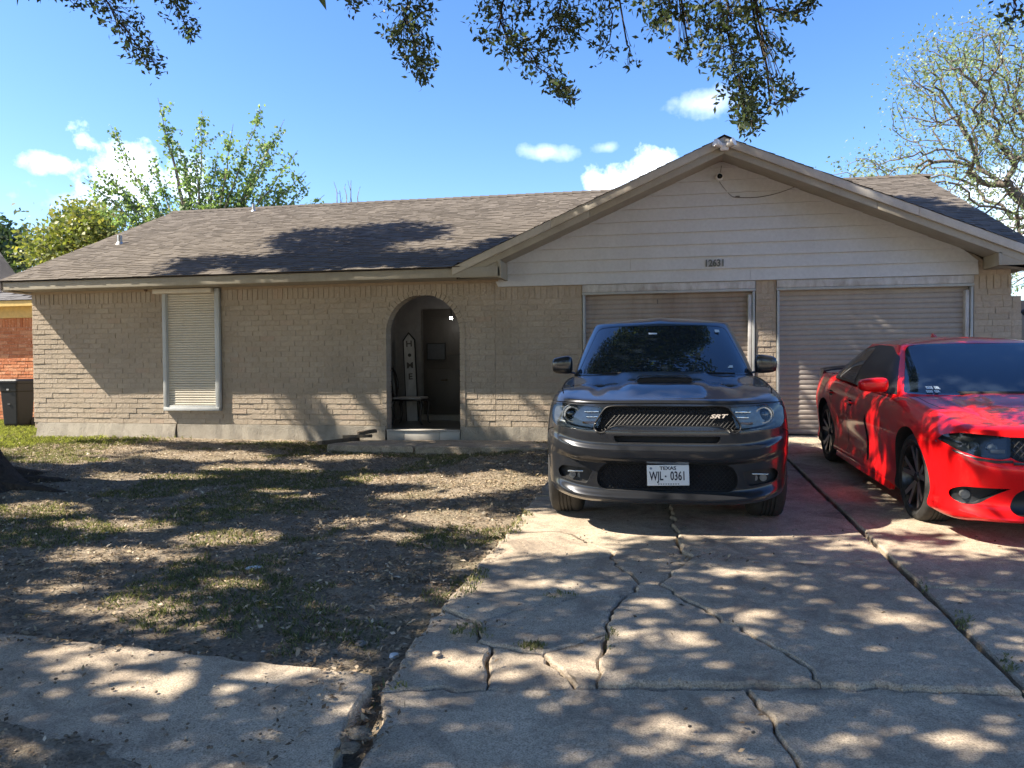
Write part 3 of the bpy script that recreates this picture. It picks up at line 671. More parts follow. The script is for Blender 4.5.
polys = [
 ([W_(XL,-.02), W_(XR,-.02), W_(XR,-2.4), W_(XL,-2.4)], 0, 0), ([W_(XL,-2.4), W_(XR,-2.4), W_(XR,TJ), t1, W_(XL,TJ)], .004, 0),
 ([W_(XL,TJ), t1, c14, c13, c12, c2, c1b, c1, (560,531), e0], -.006, 1),
 ([e0, (560,531), c1, c1b, c2, c3, c4, (560,597), (474,588), eL], .0, 1),
 ([eL, (474,588), (560,597), c4, c5, k_, c7], .004, 1), ([c7, k_, c8, (440,639), e2], -.012, 1),
 ([e2, (440,639), c8, m_, (487,664), j1, e3], .0, 1), ([k_, c5, c4, c3, c11, c10, c9, n_, m_, c8], .006, 1),
 ([m_, n_, c9, c9b, j2, j1, (487,664)], -.006, 1), ([c9, c10, (605,641), j3, j2, c9b], .0, 1),
 ([c2, c12, d1, d2, d3, j4, j3, (605,641), c10, c11, c3], .014, 1),
 ([c12, c13, c15, (784,564), c16, J5, j4, d3, d2, d1], .018, 1),
 ([t1, W_(XR,TJ), c16, (784,564), c15, c13, c14], .012, 1),
 ([e3, j1, j2, j3, j35, s1, s2, s3, W_(.42,-10.6), W_(-1.05,-10.6), (372,740)], -.004, 1),
 ([j35, j4, J5, W_(1.46,-10.6), W_(.42,-10.6), s3, s2, s1], .0, 1),
 ([W_(1.484,-.02), W_(5.6,-.02), W_(5.6,-2.4), W_(1.484,-2.4)], .01, 0), ([W_(1.484,-2.4), W_(5.6,-2.4), W_(5.6,-4.75), W_(1.484,-4.75)], .01, 0),
 ([W_(1.484,-4.75), W_(5.6,-4.75), W_(5.6,-7.12), W_(1.484,-7.12)], .02, 0), ([W_(1.484,-7.12), W_(5.6,-7.12), W_(5.6,-8.5), W_(1.484,-8.5)], .012, 0),
 ([W_(1.484,-8.5), W_(5.6,-8.5), W_(5.6,-10.6), W_(1.484,-10.6)], .0, 0), ([W_(XL-.4,-10.62), W_(5.6,-10.62), W_(5.9,-13.0), W_(XL-1,-13.0)], -.01, 0)]
def slab(name, loop, dz, thick=.12, tilt=(0, 0), zf=None, gap=.006, amp=.006, edge=None):
    """slab from a plan loop of 2D corners, jagged sides"""
    pts = []
    n = len(loop)
    for i in range(n):
        a, b = topt(loop[i]), topt(loop[(i+1) % n]); A = amp if not (loop[i][0] == 'w' and loop[(i+1) % n][0] == 'w') else .0015
        pts += list(jag(a, b, A)[:-1])
    pts = np.array(pts); c = pts.mean(0)
    nxt, prv = np.roll(pts, -1, 0), np.roll(pts, 1, 0); tg = nxt-prv; tg /= np.linalg.norm(tg, axis=1)[:, None]+1e-9
    area = .5*np.sum(pts[:, 0]*nxt[:, 1]-nxt[:, 0]*pts[:, 1]); s = 1 if area > 0 else -1
    nin = np.stack([-tg[:, 1], tg[:, 0]], 1)*s
    g = gap*(.30+1.9*np.array([vnoise(p[0], p[1], 7, 3) for p in pts])**1.7)
    inn = pts+nin*g[:, None]; in2 = inn+nin*.011
    zf = zf or (lambda x, y: SL*y)
    zz = lambda p: zf(p[0], p[1])+dz+(p[0]-c[0])*tilt[0]+(p[1]-c[1])*tilt[1]
    if s < 0: inn = inn[::-1]; in2 = in2[::-1]
    m = len(inn); Vv = [(p[0], p[1], zz(p)-thick) for p in inn]+[(p[0], p[1], zz(p)-.009-.004*random.random()) for p in inn]+[(p[0], p[1], zz(p)-.0005) for p in in2]
    Ff = [(i, (i+1) % m, m+(i+1) % m, m+i) for i in range(m)]+[(m+i, m+(i+1) % m, 2*m+(i+1) % m, 2*m+i) for i in range(m)]+[tuple(range(2*m, 3*m))]
    bm = bmesh.new(); vs = [bm.verts.new(v) for v in Vv]
    for f in Ff:
        try: bm.faces.new([vs[i] for i in f])
        except ValueError: pass
    bmesh.ops.triangulate(bm, faces=[f for f in bm.faces if len(f.verts) > 4])
    return tag(from_bm(name, bm, M_CONC, smooth=False), kind='structure')
random.seed(11)
for loop, dz, jg in polys:
    slab('driveway', loop, dz, tilt=(random.uniform(-.002, .002), random.uniform(-.003, .003)) if jg else (0, 0), gap=.006 if jg else .006, amp=.011 if jg else .001)
# left pavement slab, broken at its right end
side = [(0,636), (190,657), (372,678), (369,692), (352,716), (345,735), (330,775), W_(-1.5,-10.6), W_(-9,-10.6), W_(-9,-8.45)]
slab('pavement', side, .02, .14, amp=.007, gap=.001)
slab('pavement', [W_(-9.02,-8.45), W_(-9.02,-10.6), W_(-14,-10.6), W_(-14,-8.4)], .01, amp=.002)
# entry path pads
padz = lambda x, y: 0*x
for nme, lp_, dz in (('path', [W_(-5.0,-.35), W_(-3.72,-.10), W_(-3.42,-.10), W_(-3.62,-1.12), W_(-5.02,-1.02)], -.118), ('path', [W_(-3.38,-.10), W_(-1.25,-.08), W_(-1.25,-1.12), W_(-3.58,-1.14)], -.112)):
    slab(nme, lp_, dz, .13, zf=padz, gap=.004, amp=.006)
# ================================================================== CARS
def paint(name, base, metal, rough, flake=True):
    t = NT(name); t.set(metal=metal, rough=rough, coat=1.0, coat_r=.02, spec=.25); t.b.inputs['Coat IOR'].default_value = 1.42; mp = t.coord(); n = t.noise(2.5, 4, .5, mp); nf = t.noise(900, 2, .5, mp)
    b = np.array(base); r = t.ramp(nf, 'Fac', [(.35, tuple(b*.8)), (.65, tuple(b*1.25))]); t.base(r, 0)
    d = t.noise(5, 7, .7, mp); dr = t.ramp(d, 'Fac', [(.4, .02), (.8, .16)]); t.t.links.new(dr.outputs[0], t.b.inputs['Coat Roughness'])
    return t.m
M_GREY = paint('granite_car_paint', (.029,.031,.037), .5, .3)
M_RED = paint('red_car_paint', (.78,.006,.008), .2, .4); M_RED.node_tree.nodes['Principled BSDF'].inputs['Coat IOR'].default_value = 1.32
M_GLASS = NT('tinted_glass'); M_GLASS.b.inputs['Base Color'].default_value = (.012,.018,.028,1); M_GLASS.set(rough=.015, spec=.8, coat=.35, coat_r=.0); M_GLASS = M_GLASS.m
M_CLEAR = NT('lamp_cover'); M_CLEAR.b.inputs['Base Color'].default_value = (.9,.93,.96,1); M_CLEAR.set(rough=.02, trans=1.0, ior=1.2, coat=1); M_CLEAR = M_CLEAR.m
M_BLK = simple('satin_black_plastic', (.014,.014,.016), .38, var=.1)
M_BLKR = simple('rough_black_plastic', (.02,.02,.021), .7, var=.1)
M_RUB = simple('tyre_rubber', (.028,.027,.026), .85, var=.3, nscale=20, bump=.002)
M_CHR = simple('bright_chrome', (.75,.76,.78), .12, 1.0, var=.03)
M_RIM = simple('dark_alloy', (.06,.058,.058), .3, .9, var=.05)
M_RIMS = simple('machined_alloy', (.62,.61,.58), .28, .95, var=.05)
M_LAMPIN = simple('lamp_bowl', (.17,.18,.19), .3, .6, var=.2, nscale=30)
M_LAMPIN2 = simple('lamp_reflector', (.42,.46,.50), .25, .7, var=.2, nscale=30)
M_AMBER = simple('amber_reflector', (.45,.16,.03), .3, 0, .6)
M_PLATE = simple('plate_white', (.72,.73,.74), .4, var=.02); M_INK = simple('plate_ink', (.01,.012,.03), .5)
M_STICK = simple('pale_sticker', (.55,.65,.72), .5, var=.05)
def resample(pts, n):
    p = np.array(pts, float); s = np.r_[0, np.cumsum(np.linalg.norm(np.diff(p, axis=0), axis=1))]; u = np.linspace(0, s[-1], n)
    return np.stack([np.interp(u, s, p[:, i]) for i in range(p.shape[1])], 1)
def smooth_prof(pts, n, it=2):
    q = resample(pts, n)
    for _ in range(it): q[1:-1] = .25*q[:-2]+.5*q[1:-1]+.25*q[2:]
    return q
def plan_half(yF, yR, W, LF, LR, nF, nR, N, warp=None):
    t = np.linspace(0, PI/2, 500)
    xf = W*np.sin(t)**(2/nF); yf = yF+LF-LF*np.cos(t)**(2/nF)
    t2 = t[::-1]; xr = W*np.sin(t2)**(2/nR); yr = yR-LR+LR*np.cos(t2)**(2/nR)
    p = np.stack([np.r_[xf, xr], np.r_[yf, yr]], 1)
    if warp: p[:, 0] *= warp(p[:, 1])
    p = resample(p, N); p[0, 0] = p[-1, 0] = 0; return p
def normals2(p):
    d = np.gradient(p, axis=0); n = np.stack([d[:, 1], -d[:, 0]], 1); n /= np.linalg.norm(n, axis=1)[:, None]+1e-9
    n[0] = (0, -1); n[-1] = (0, 1); return n
def shell(plan, pf, ps, pr, K, H, T, inset_fn=None, y0m=.45, y1m=.45, wsharp=1.0, sm=2):
    """closed body: perimeter wall following front / side / rear profiles (z, inset), cap by height function H(x,y)"""
    N = len(plan); nr = normals2(plan); fr, sr, rr = (smooth_prof(q, K, sm if i_ == 0 else 3) for i_, q in enumerate((pf, ps, pr)))
    wf = np.clip(-nr[:, 1], 0, 1)**(2*wsharp); wr = np.clip(nr[:, 1], 0, 1)**(2*wsharp); ws = 1-wf-wr
    prof = wf[:, None, None]*fr+ws[:, None, None]*sr+wr[:, None, None]*rr       # N,K,2
    zz = prof[:, :, 0]; ins = prof[:, :, 1].copy()
    if inset_fn is not None: ins += inset_fn(plan[:, None, 0]+0*zz, plan[:, None, 1]+0*zz, zz, nr[:, None, 0]+0*zz)
    X = plan[:, None, 0]-nr[:, None, 0]*ins; Y = plan[:, None, 1]-nr[:, None, 1]*ins
    X[0] = 0; X[-1] = 0; X = np.maximum(X, 0)
    tgt = H(X[:, -1], Y[:, -1]); zt_ = zz[:, -1].copy(); zz = zz+((tgt-zt_)[:, None])*sstep(zt_[:, None]-.22, zt_[:, None], zz)
    s = np.linspace(0, 1, N); ys = (plan[0, 1]+y0m)+(plan[-1, 1]-y1m-plan[0, 1]-y0m)*s
    ts = (np.linspace(0, 1, T+1)[1:])**1.25
    Xt, Yt, Zt = X[:, -1], Y[:, -1], zz[:, -1]
    cx = Xt[:, None]*(1-ts); cy = Yt[:, None]+(ys-Yt)[:, None]*ts
    e = 1-np.clip(ts/.35, 0, 1); e = e*e*(3-2*e)
    cz = H(cx, cy)+(Zt-H(Xt, Yt))[:, None]*e[None]
    X = np.concatenate([X, cx], 1); Y = np.concatenate([Y, cy], 1); Z = np.concatenate([zz, cz], 1)
    G = np.stack([X, Y, Z], -1); m = G.shape[1]
    V = list(G.reshape(-1, 3)); Fs = []
    for i in range(N-1):
        for k in range(m-1):
            a = i*m+k; Fs.append((a, a+m, a+m+1, a+1))
    Vl = [np.array([-v[0], v[1], v[2]]) for v in V]; o = len(V)
    Fs += [tuple(o+j for j in f[::-1]) for f in Fs]
    bot = [i*m for i in range(N)]; Fs.append(tuple(bot[::-1])+tuple(o+j for j in bot[1:-1]))
    bm = bmesh.new(); vs = [bm.verts.new(v) for v in V+Vl]
    for f in Fs:
        try: bm.faces.new([vs[j] for j in f])
        except ValueError: pass
    bmesh.ops.remove_doubles(bm, verts=bm.verts, dist=2e-4); bmesh.ops.recalc_face_normals(bm, faces=bm.faces)
    return bm
AXI = {'x': (1, 2), 'y': (0, 2), 'z': (0, 1)}
def inpoly(px, py, poly):
    c = False; n = len(poly); j = n-1
    for i in range(n):
        xi, yi = poly[i]; xj, yj = poly[j]
        if (yi > py) != (yj > py) and px < (xj-xi)*(py-yi)/(yj-yi)+xi: c = not c
        j = i
    return c
def rounded(poly, r=.02, n=4):
    out = []; m = len(poly)
    for i in range(m):
        p0, p, p1 = (np.array(poly[(i+k) % m], float) for k in (-1, 0, 1)); rr = r[i] if hasattr(r, '__len__') else r
        a = p+(p0-p)/max(np.linalg.norm(p0-p), 1e-6)*min(rr, .48*np.linalg.norm(p0-p)); b = p+(p1-p)/max(np.linalg.norm(p1-p), 1e-6)*min(rr, .48*np.linalg.norm(p1-p))
        if rr <= 0: out.append(tuple(p)); continue
        for t in np.linspace(0, 1, n+1): out.append(tuple((1-t)**2*a+2*t*(1-t)*p+t*t*b))
    return out
def cut(bm, poly, axis, sign, lo=-99, hi=99, depth=(0, 0, 0), walls=True, remove=True, minn=.04, panel=True):
    """cuts an outline out of a body along an axis; returns the cut piece pushed in by depth, with walls"""
    ia, ib = AXI[axis]; ic = {'x': 0, 'y': 1, 'z': 2}[axis]
    xs = [p[0] for p in poly]; ys = [p[1] for p in poly]; bb = (min(xs), max(xs), min(ys), max(ys))
    sel = []
    for f in bm.faces:
        if f.normal[ic]*sign < minn: continue
        c = f.calc_center_median()
        if not lo <= c[ic] <= hi: continue
        a = [v.co[ia] for v in f.verts]; b = [v.co[ib] for v in f.verts]
        if max(a) < bb[0]-.002 or min(a) > bb[1]+.002 or max(b) < bb[2]-.002 or min(b) > bb[3]+.002: continue
        sel.append(f)
    faces = set(sel)
    n = len(poly)
    for i in range(n):
        p, q = poly[i], poly[(i+1) % n]; d = (q[0]-p[0], q[1]-p[1]); L = math.hypot(*d)
        if L < 1e-5: continue
        no = [0, 0, 0]; no[ia] = -d[1]/L; no[ib] = d[0]/L; cc = [0, 0, 0]; cc[ia] = p[0]; cc[ib] = p[1]
        # only the faces near this edge
        mar = .004; x0, x1 = min(p[0], q[0])-mar, max(p[0], q[0])+mar; y0, y1 = min(p[1], q[1])-mar, max(p[1], q[1])+mar
        near = []; 
        for f in faces:
            a = [v.co[ia] for v in f.verts]; b = [v.co[ib] for v in f.verts]
            if max(a) >= x0 and min(a) <= x1 and max(b) >= y0 and min(b) <= y1: near.append(f)
        if not near: continue
        es = {e for f in near for e in f.edges}; vs = {v for f in near for v in f.verts}
        r = bmesh.ops.bisect_plane(bm, geom=list(near)+list(es)+list(vs), dist=1e-6, plane_co=cc, plane_no=no)
        faces = {f for f in faces if f.is_valid} | {g for g in r['geom'] if isinstance(g, bmesh.types.BMFace)}
    ins = [f for f in faces if f.is_valid and inpoly(f.calc_center_median()[ia], f.calc_center_median()[ib], poly)]
    dv = Vector(depth); nb = bmesh.new(); vm = {}; nm = {}
    def gv(v, moved=True):
        k = (v.index_key if False else v, moved)
        if k not in vm: vm[k] = nb.verts.new(v.co+(dv if moved else Vector((0, 0, 0))))
        return vm[k]
    S_ = set(ins)
    if panel:
        for f in ins:
            try: nb.faces.new([gv(v) for v in f.verts])
            except ValueError: pass
    if walls and dv.length > 0:
        for f in ins:
            for l in f.loops:
                if any(g not in S_ for g in l.edge.link_faces) or len(l.edge.link_faces) == 1:
                    a, b = l.vert, l.link_loop_next.vert
                    try: nb.faces.new([gv(a, False), gv(b, False), gv(b), gv(a)])
                    except ValueError: pass
    if remove: bmesh.ops.delete(bm, geom=ins, context='FACES')
    return nb
def mirror2(poly): return [(-a, b) for a, b in poly][::-1]
def strip(pts, w):
    """thin outline following a polyline"""
    p = np.array(pts, float); d = np.gradient(p, axis=0); d /= np.linalg.norm(d, axis=1)[:, None]; n = np.stack([-d[:, 1], d[:, 0]], 1)*w/2
    return [tuple(q) for q in p+n]+[tuple(q) for q in (p-n)[::-1]]
def mesh_screen(xs, zs, poly, yfun, mat, parent, pitch=.024, r=.0028, name='mesh_screen'):
    """honeycomb-like diagonal wire screen filling an outline on the nose"""
    mb = MB(); x0, x1 = min(p[0] for p in poly), max(p[0] for p in poly); z0, z1 = min(p[1] for p in poly), max(p[1] for p in poly)
    for s in (-1, 1):
        c = x0-(z1-z0)
        while c < x1+(z1-z0):
            run = []
            for k in range(61):
                z = z0+(z1-z0)*k/60; x = c+s*(z-z0)*.9 if s > 0 else c+(z1-z0)*.9-(z-z0)*.9
                if inpoly(x, z, poly): run.append((x, yfun(x, z), z))
                else:
                    if len(run) > 3: mb.tube(run[::4]+[run[-1]], r, 4, cap=False)
                    run = []
            if len(run) > 3: mb.tube(run[::4]+[run[-1]], r, 4, cap=False)
            c += pitch
    return mb.build(name, mat, parent)
def surf_y(bm, sign=-1):
    from mathutils.bvhtree import BVHTree
    t = BVHTree.FromBMesh(bm)
    def f(x, z, d=0.0):
        h = t.ray_cast(Vector((x, -5, z)), Vector((0, 1, 0)))
        return (h[0].y if h[0] else -.6)+d
    return f
def wheel(parent, loc, side, R=.37, wd=.275, rim=.255, style='five', cal=None):
    """wheel as a part with tyre, rim, disc; side=-1 faces -x"""
    w = bpy.data.objects.new('wheel', None); link(w, parent); w.location = loc; w.empty_display_size = .1
    h = wd/2
    pr = [(rim, -h+.02), (rim+.03, -h+.004), (R-.055, -h), (R-.02, -h+.012), (R-.004, -h+.035), (R, -h+.06)]
    for q in (-.045, -.015, .015, .045): pr += [(R, q-.006), (R-.008, q-.004), (R-.008, q+.004), (R, q+.006)]
    pr += [(R, h-.06), (R-.004, h-.035), (R-.02, h-.012), (R-.055, h), (rim+.03, h-.004), (rim, h-.02)]
    V, F = lathe(pr, 'x', 56); MB().add(V, F).build('tyre', M_RUB, w, smooth=True, angle=40)
    s = side; o = s*(h-.018)
    V, F = lathe([(rim+.006, o+s*.006), (rim-.008, o+s*.008), (rim-.014, o-s*.006), (rim-.03, o-s*.03), (rim-.035, o-s*.16), (.08, o-s*.17)], 'x', 48); MB().add(V, F).build('rim', M_RIM, w, smooth=True, angle=40)
    V, F = lathe([(.03, -s*.0), (.185, -s*.0), (.185, s*.02), (.03, s*.02)], 'x', 40, (o-s*.13, 0, 0)); MB().add(V, F).build('brake_disc', M_RIMS, w, smooth=True)
    sp = MB(); edge = MB()
    n = 5
    for k in range(n):
        for dlt in ((-.17, .17) if style == 'five' else (0,)):
            th = 2*PI*k/n+.3; a0 = th+dlt*.25; a1 = th+dlt*1.35
            P0 = np.array([0, .045*math.cos(a0), .045*math.sin(a0)]); P1 = np.array([0, (rim-.012)*math.cos(a1), (rim-.012)*math.sin(a1)])
            d = P1-P0; d /= np.linalg.norm(d); nn = np.cross([1, 0, 0], d); w0, w1 = (.030, .021) if style == 'five' else (.05, .045)
            x0, x1 = o-s*.030, o-s*.004
            A = [P0+nn*w0, P0-nn*w0, P1-nn*w1, P1+nn*w1]
            Vv = [(x0-s*.03, a[1], a[2]) for a in A]+[(x0+s*.0, A[0][1], A[0][2]), (x0, A[1][1], A[1][2]), (x1, A[2][1], A[2][2]), (x1, A[3][1], A[3][2])]
            sp.add(Vv, [(0,1,2,3), (4,5,6,7), (0,1,5,4), (1,2,6,5), (2,3,7,6), (3,0,4,7)])
            B = [P0+nn*w0*.5, P0-nn*w0*.7, P1-nn*w1*.85, P1+nn*w1*.85] if dlt > 0 else [P0+nn*w0*.7, P0-nn*w0*.5, P1-nn*w1*.85, P1+nn*w1*.85]
            edge.prism([(x0+s*.002, B[0][1], B[0][2]), (x0+s*.002, B[1][1], B[1][2]), (x1+s*.002, B[2][1], B[2][2]), (x1+s*.002, B[3][1], B[3][2])], (s*.003, 0, 0))
    sp.build('spoke', M_RIM if style == 'five' else M_RIM, w, bevel=.004); edge.build('spoke_face', M_RIMS if style == 'five' else M_RIM, w)
    V, F = lathe([(.001, o-s*.012), (.03, o-s*.012), (.04, o-s*.022), (.05, o-s*.05)], 'x', 20); MB().add(V, F).build('hub_cap', M_BLK, w, smooth=True)
    if cal:
        c = MB(); c.box(min(o-s*.06, o-s*.13), max(o-s*.06, o-s*.13), .10, .20, -.10, .10); c.build('brake_caliper', cal, w, bevel=.02)
    return w
def mirror_part(parent, mat, loc, s, w=.20, h=.15, d=.12, stalk=.12):
    m = bpy.data.objects.new('wing_mirror', None); link(m, parent); m.location = loc
    bm = bmesh.new(); bmesh.ops.create_cube(bm, size=1)
    bmesh.ops.subdivide_edges(bm, edges=bm.edges, cuts=5, use_grid_fill=True)
    for v in bm.verts:
        p = v.co*2; q = Vector((abs(p.x)**4, abs(p.y)**4, abs(p.z)**4)); L = (q.x+q.y+q.z)**.25
        p = p/L; p.x *= w/2; p.z *= h/2; p.y *= d/2
        if p.y > 0: p.y *= .45
        p.z *= 1-.18*(p.x*s)/(w/2)*(1 if p.z > 0 else .4)
        v.co = p
    from_bm('mirror_housing', bm, mat, m, angle=60)
    b = MB(); b.prism([(-s*w*.2, .0, -h*.28), (-s*w*.2, -.05, -h*.40), (-s*w*.2, .05, -h*.45)], (-s*(stalk+w*.3), .03, -.04)); b.build('mirror_stalk', M_BLK, m, bevel=.008)
    MB().box(-w*.42, w*.42, d*.18, d*.235, -h*.38, h*.38).build('mirror_glass', M_GLASS, m, bevel=.01)
    return m
gauss = lambda x, c, w: np.exp(-((x-c)/w)**2)

# ------------------------------------------------------------------ dark SUV
def build_suv():
    car = thing('parked_suv', 'dark grey sport utility vehicle with hood scoop parked nose out before the left garage door', 'suv', (.005, -5.28, -5.28*SL-.005), (math.atan(SL), 0, math.radians(1.3)))
    warp = lambda y: 1-.012*sstep(.4, 1.6, y)*0+0*y
    plan = plan_half(-.90, 4.18, .948, .84, .6, 3.5, 4.5, 190)
    pf = [(.235, .16), (.25, .07), (.275, .028), (.30, .028), (.325, .062), (.345, .078), (.552, .070), (.562, .045), (.578, .016), (.60, .006), (.660, .0), (.668, .004), (.682, .024), (.70, .032), (.785, .030), (.798, .032), (.808, .056), (.86, .064), (.965, .085), (.990, .090), (1.002, .10), (1.012, .13), (1.02, .17)]
    ps = [(.26, .09), (.30, .03), (.36, .015), (.42, .012), (.5, .01), (.60, .0), (.70, .0), (.80, .004), (.88, .012), (.93, .02), (.97, .034), (1.01, .052), (1.035, .072), (1.05, .09), (1.062, .11), (1.07, .135), (1.075, .16)]
    pr = [(.3, .12), (.35, .04), (.45, .01), (.6, .0), (.75, .02), (.9, .05), (1.0, .07), (1.05, .1), (1.07, .12)]
    def ins(X, Y, Z, nx):
        fl = gauss(Y, 0, .46)+gauss(Y, 3.04, .46)
        return -.022*fl*gauss(Z, .72, .30)*np.abs(nx)
    def H(x, y):
        h = 1.008+.108*sstep(-1.0, -.22, y)+.055*sstep(-.3, .45, y)
        h = h-.030*(np.abs(x)/.9)**3
        dome = sstep(.43, .34, np.abs(x)+.10*sstep(.4, -.8, y))  # raised centre
        h = h+.030*dome*sstep(-.78, -.4, y)*sstep(.5, .3, y)
        h = h-.018*gauss(np.abs(x), .52, .055)*sstep(-.7, -.35, y)*sstep(.4, .1, y)
        b_ = sstep(.30, .85, y); return h*(1-b_)+1.10*b_
    bm = shell(plan, pf, ps, pr, 84, H, 26, ins, sm=0)
    yf = surf_y(bm)
    # --- front features
    D = lambda d: (0, d, 0)
    hl = rounded([(.462,.972),(.505,.818),(.56,.800),(.80,.812),(.872,.832),(.895,.90),(.882,.972),(.82,.996),(.62,.985)], [.02,.03,.03,.03,.03,.03,.03,.03,.02])
    gr = rounded([(-.40,.985),(.40,.985),(.455,.972),(.545,.835),(.525,.792),(.47,.782),(.40,.835),(-.40,.835),(-.47,.782),(-.525,.792),(-.545,.835),(-.455,.972)], .035)
    sl_ = rounded([(-.395,.765),(.395,.765),(.375,.715),(-.375,.715)], .02)
    lo = rounded([(-.44,.558),(.44,.558),(.51,.50),(.525,.40),(.475,.345),(-.475,.345),(-.525,.40),(-.51,.50)], .05)
    fg = rounded([(.55,.490),(.62,.508),(.80,.512),(.835,.47),(.81,.415),(.70,.395),(.60,.385)], .02)
    g1 = cut(bm, gr, 'y', -1, hi=-.3, depth=D(.045)); from_bm('grille', g1, M_DARK, car)
    g2 = cut(bm, sl_, 'y', -1, hi=-.3, depth=D(.07)); from_bm('upper_slot', g2, M_DARK, car)
    g3 = cut(bm, lo, 'y', -1, hi=-.3, depth=D(.05)); from_bm('lower_grille', g3, M_DARK, car)
    gin = [(x*.955, .885+(z-.885)*.90) for x, z in gr]
    mesh_screen(0, 0, gin, lambda x, z: yf(x, z, .028), simple('grille_wire', (.010,.010,.011), .55, .0), car, .030, .0022)
    lin = [(x*.96, .45+(z-.45)*.90) for x, z in lo]
    mesh_screen(0, 0, lin, lambda x, z: yf(x, z, .034), M_BLK, car, .032, .003)
    # rim around the grille
    rm = MB(); ring = [(x, yf(x*.985, .885+(z-.885)*.97, .001), z) for x, z in gr]; rm.tube(ring+[ring[0]], .006, 6, cap=False); rm.build('grille_surround', M_BLK, car, smooth=True)
    for s in (-1, 1):
        q = hl if s > 0 else mirror2(hl)
        h = cut(bm, q, 'y', -1, hi=.3, depth=D(.055)); ho = from_bm('headlight', h, M_LAMPIN, car)
        cov = bmesh.new()
        # projector, halo, inner lamp
        cx, cz = s*.715, .908; yy = yf(cx, cz, .03)
        V, F = lathe([(.001, .0), (.030, .002), (.044, .012), (.052, .03)], 'y', 28, (cx, yy+.012, cz)); MB().add(V, F).build('projector_lens', M_GLASS, ho, smooth=True)
        V, F = lathe([(.048, .004), (.052, -.004), (.062, -.004), (.066, .006)], 'y', 32, (cx, yy+.012, cz)); MB().add(V, F).build('lamp_ring', M_LAMPIN2, ho, smooth=True)
        V, F = lathe([(.068, .010), (.076, .004), (.08, .02)], 'y', 32, (cx, yy+.014, cz)); MB().add(V, F).build('lamp_halo', M_LAMPIN2, ho, smooth=True)
        yi = yf(s*.56, .92, .028)
        b = MB(); b.box(*sorted((s*.50, s*.615)), yi, yi+.02, .925, .945); b.box(*sorted((s*.50, s*.60)), yi, yi+.02, .885, .905); b.build('inner_lamp', M_CHR, ho, bevel=.005)
        b = MB(); ya = yf(s*.58, .86, .03); b.box(*sorted((s*.53, s*.63)), ya, ya+.02, .845, .862); b.build('side_reflector', M_AMBER, ho, bevel=.004)
        # clear cover: thin shell on the original surface
        cv = MB(); n = 14
        xs = np.linspace(.455, .875, n); zs = np.linspace(.80, 1.005, 8)
        grid = {}
        V = []; F = []
        for i in range(n-1):
            for k in range(7):
                cxm, czm = (xs[i]+xs[i+1])/2, (zs[k]+zs[k+1])/2
        tri = [(s*x, yf(s*x, z, .004), z) for x, z in hl]
        c = np.mean(tri, axis=0); c[1] = yf(c[0], c[2], .003)
        mid = [tuple((np.array(t)+c)/2) for t in tri]; mid = [(m[0], yf(m[0], m[2], .003), m[2]) for m in mid]
        L = len(tri); cv.add(tri+mid+[tuple(c)], [(i, (i+1) % L, L+(i+1) % L, L+i) for i in range(L)]+[(L+i, L+(i+1) % L, 2*L) for i in range(L)])
        cv.build('lamp_cover', M_CLEARTHIN, ho, smooth=True)
        q = fg if s > 0 else mirror2(fg)
        f = cut(bm, q, 'y', -1, hi=.3, depth=D(.06)); fo = from_bm('fog_light_pocket', f, M_BLKR, car)
        yy = yf(s*.70, .44, .03); b = MB()
        b.tube([(s*.715, yy+.03, .438), (s*.715, yy+.012, .438)], .026, 16); b.tube([(s*.655, yy+.03, .436), (s*.655, yy+.012, .436)], .022, 16); b.build('fog_lamp', M_LAMPIN, fo, smooth=True)
        b = MB(); b.box(*sorted((s*.63, s*.75)), yy-.008, yy+.01, .462, .474); b.build('running_lamp', M_LAMPIN2, fo, bevel=.003)
    # wheel arches
    for yc in (0.0, 3.04):
        arch = [(yc+.43*math.cos(t), .385+.43*math.sin(t)) for t in np.linspace(-.35, PI+.35, 34)]
        arch += [(yc-.42, .0), (yc+.42, .0)]
        for s in (-1, 1):
            w = cut(bm, arch, 'x', s, lo=.45 if s > 0 else -1.2, hi=1.2 if s > 0 else -.45, depth=(-s*.26, 0, 0)); from_bm('wheel_well', w, M_BLKR, car)
        for s in (-1, 1):
            wheel(car, (s*(.955-.14), yc, .385), s, .385, .275, .27, 'five')
    # hood line and scoop
    for s in (-1, 1):
        hood = [(s*.80, -.50), (s*.845, -.2), (s*.845, .1), (s*.80, .42)]
        g = cut(bm, strip(resample(hood, 8), .008) if s > 0 else strip(resample(hood, 8), .008)[::-1], 'z', 1, lo=.9, depth=(0, 0, -.02)); from_bm('panel_gap', g, M_DARK, car)
    g = cut(bm, strip(resample([(-.895,.990),(-.80,1.003),(-.60,.999),(-.42,1.000),(0,1.003),(.42,1.000),(.60,.999),(.80,1.003),(.895,.990)], 30), .008), 'y', -1, hi=.1, depth=(0, .02, 0)); from_bm('panel_gap', g, M_DARK, car)
    for s in (-1, 1):
        g = cut(bm, strip(resample([(-.62,.80),(-.50,.77),(-.40,.74),(-.36,.66)], 8), .006), 'x', s, lo=.4 if s > 0 else -1.2, hi=1.2 if s > 0 else -.4, depth=(-s*.012, 0, 0), minn=.02); from_bm('panel_gap', g, M_DARK, car)
    body = from_bm('body', bm, M_GREY, car, angle=28)
    # scoop
    sc = bmesh.new(); xs = np.linspace(-.25, .25, 25); ys = np.linspace(-.34, .16, 26)
    gridv = []
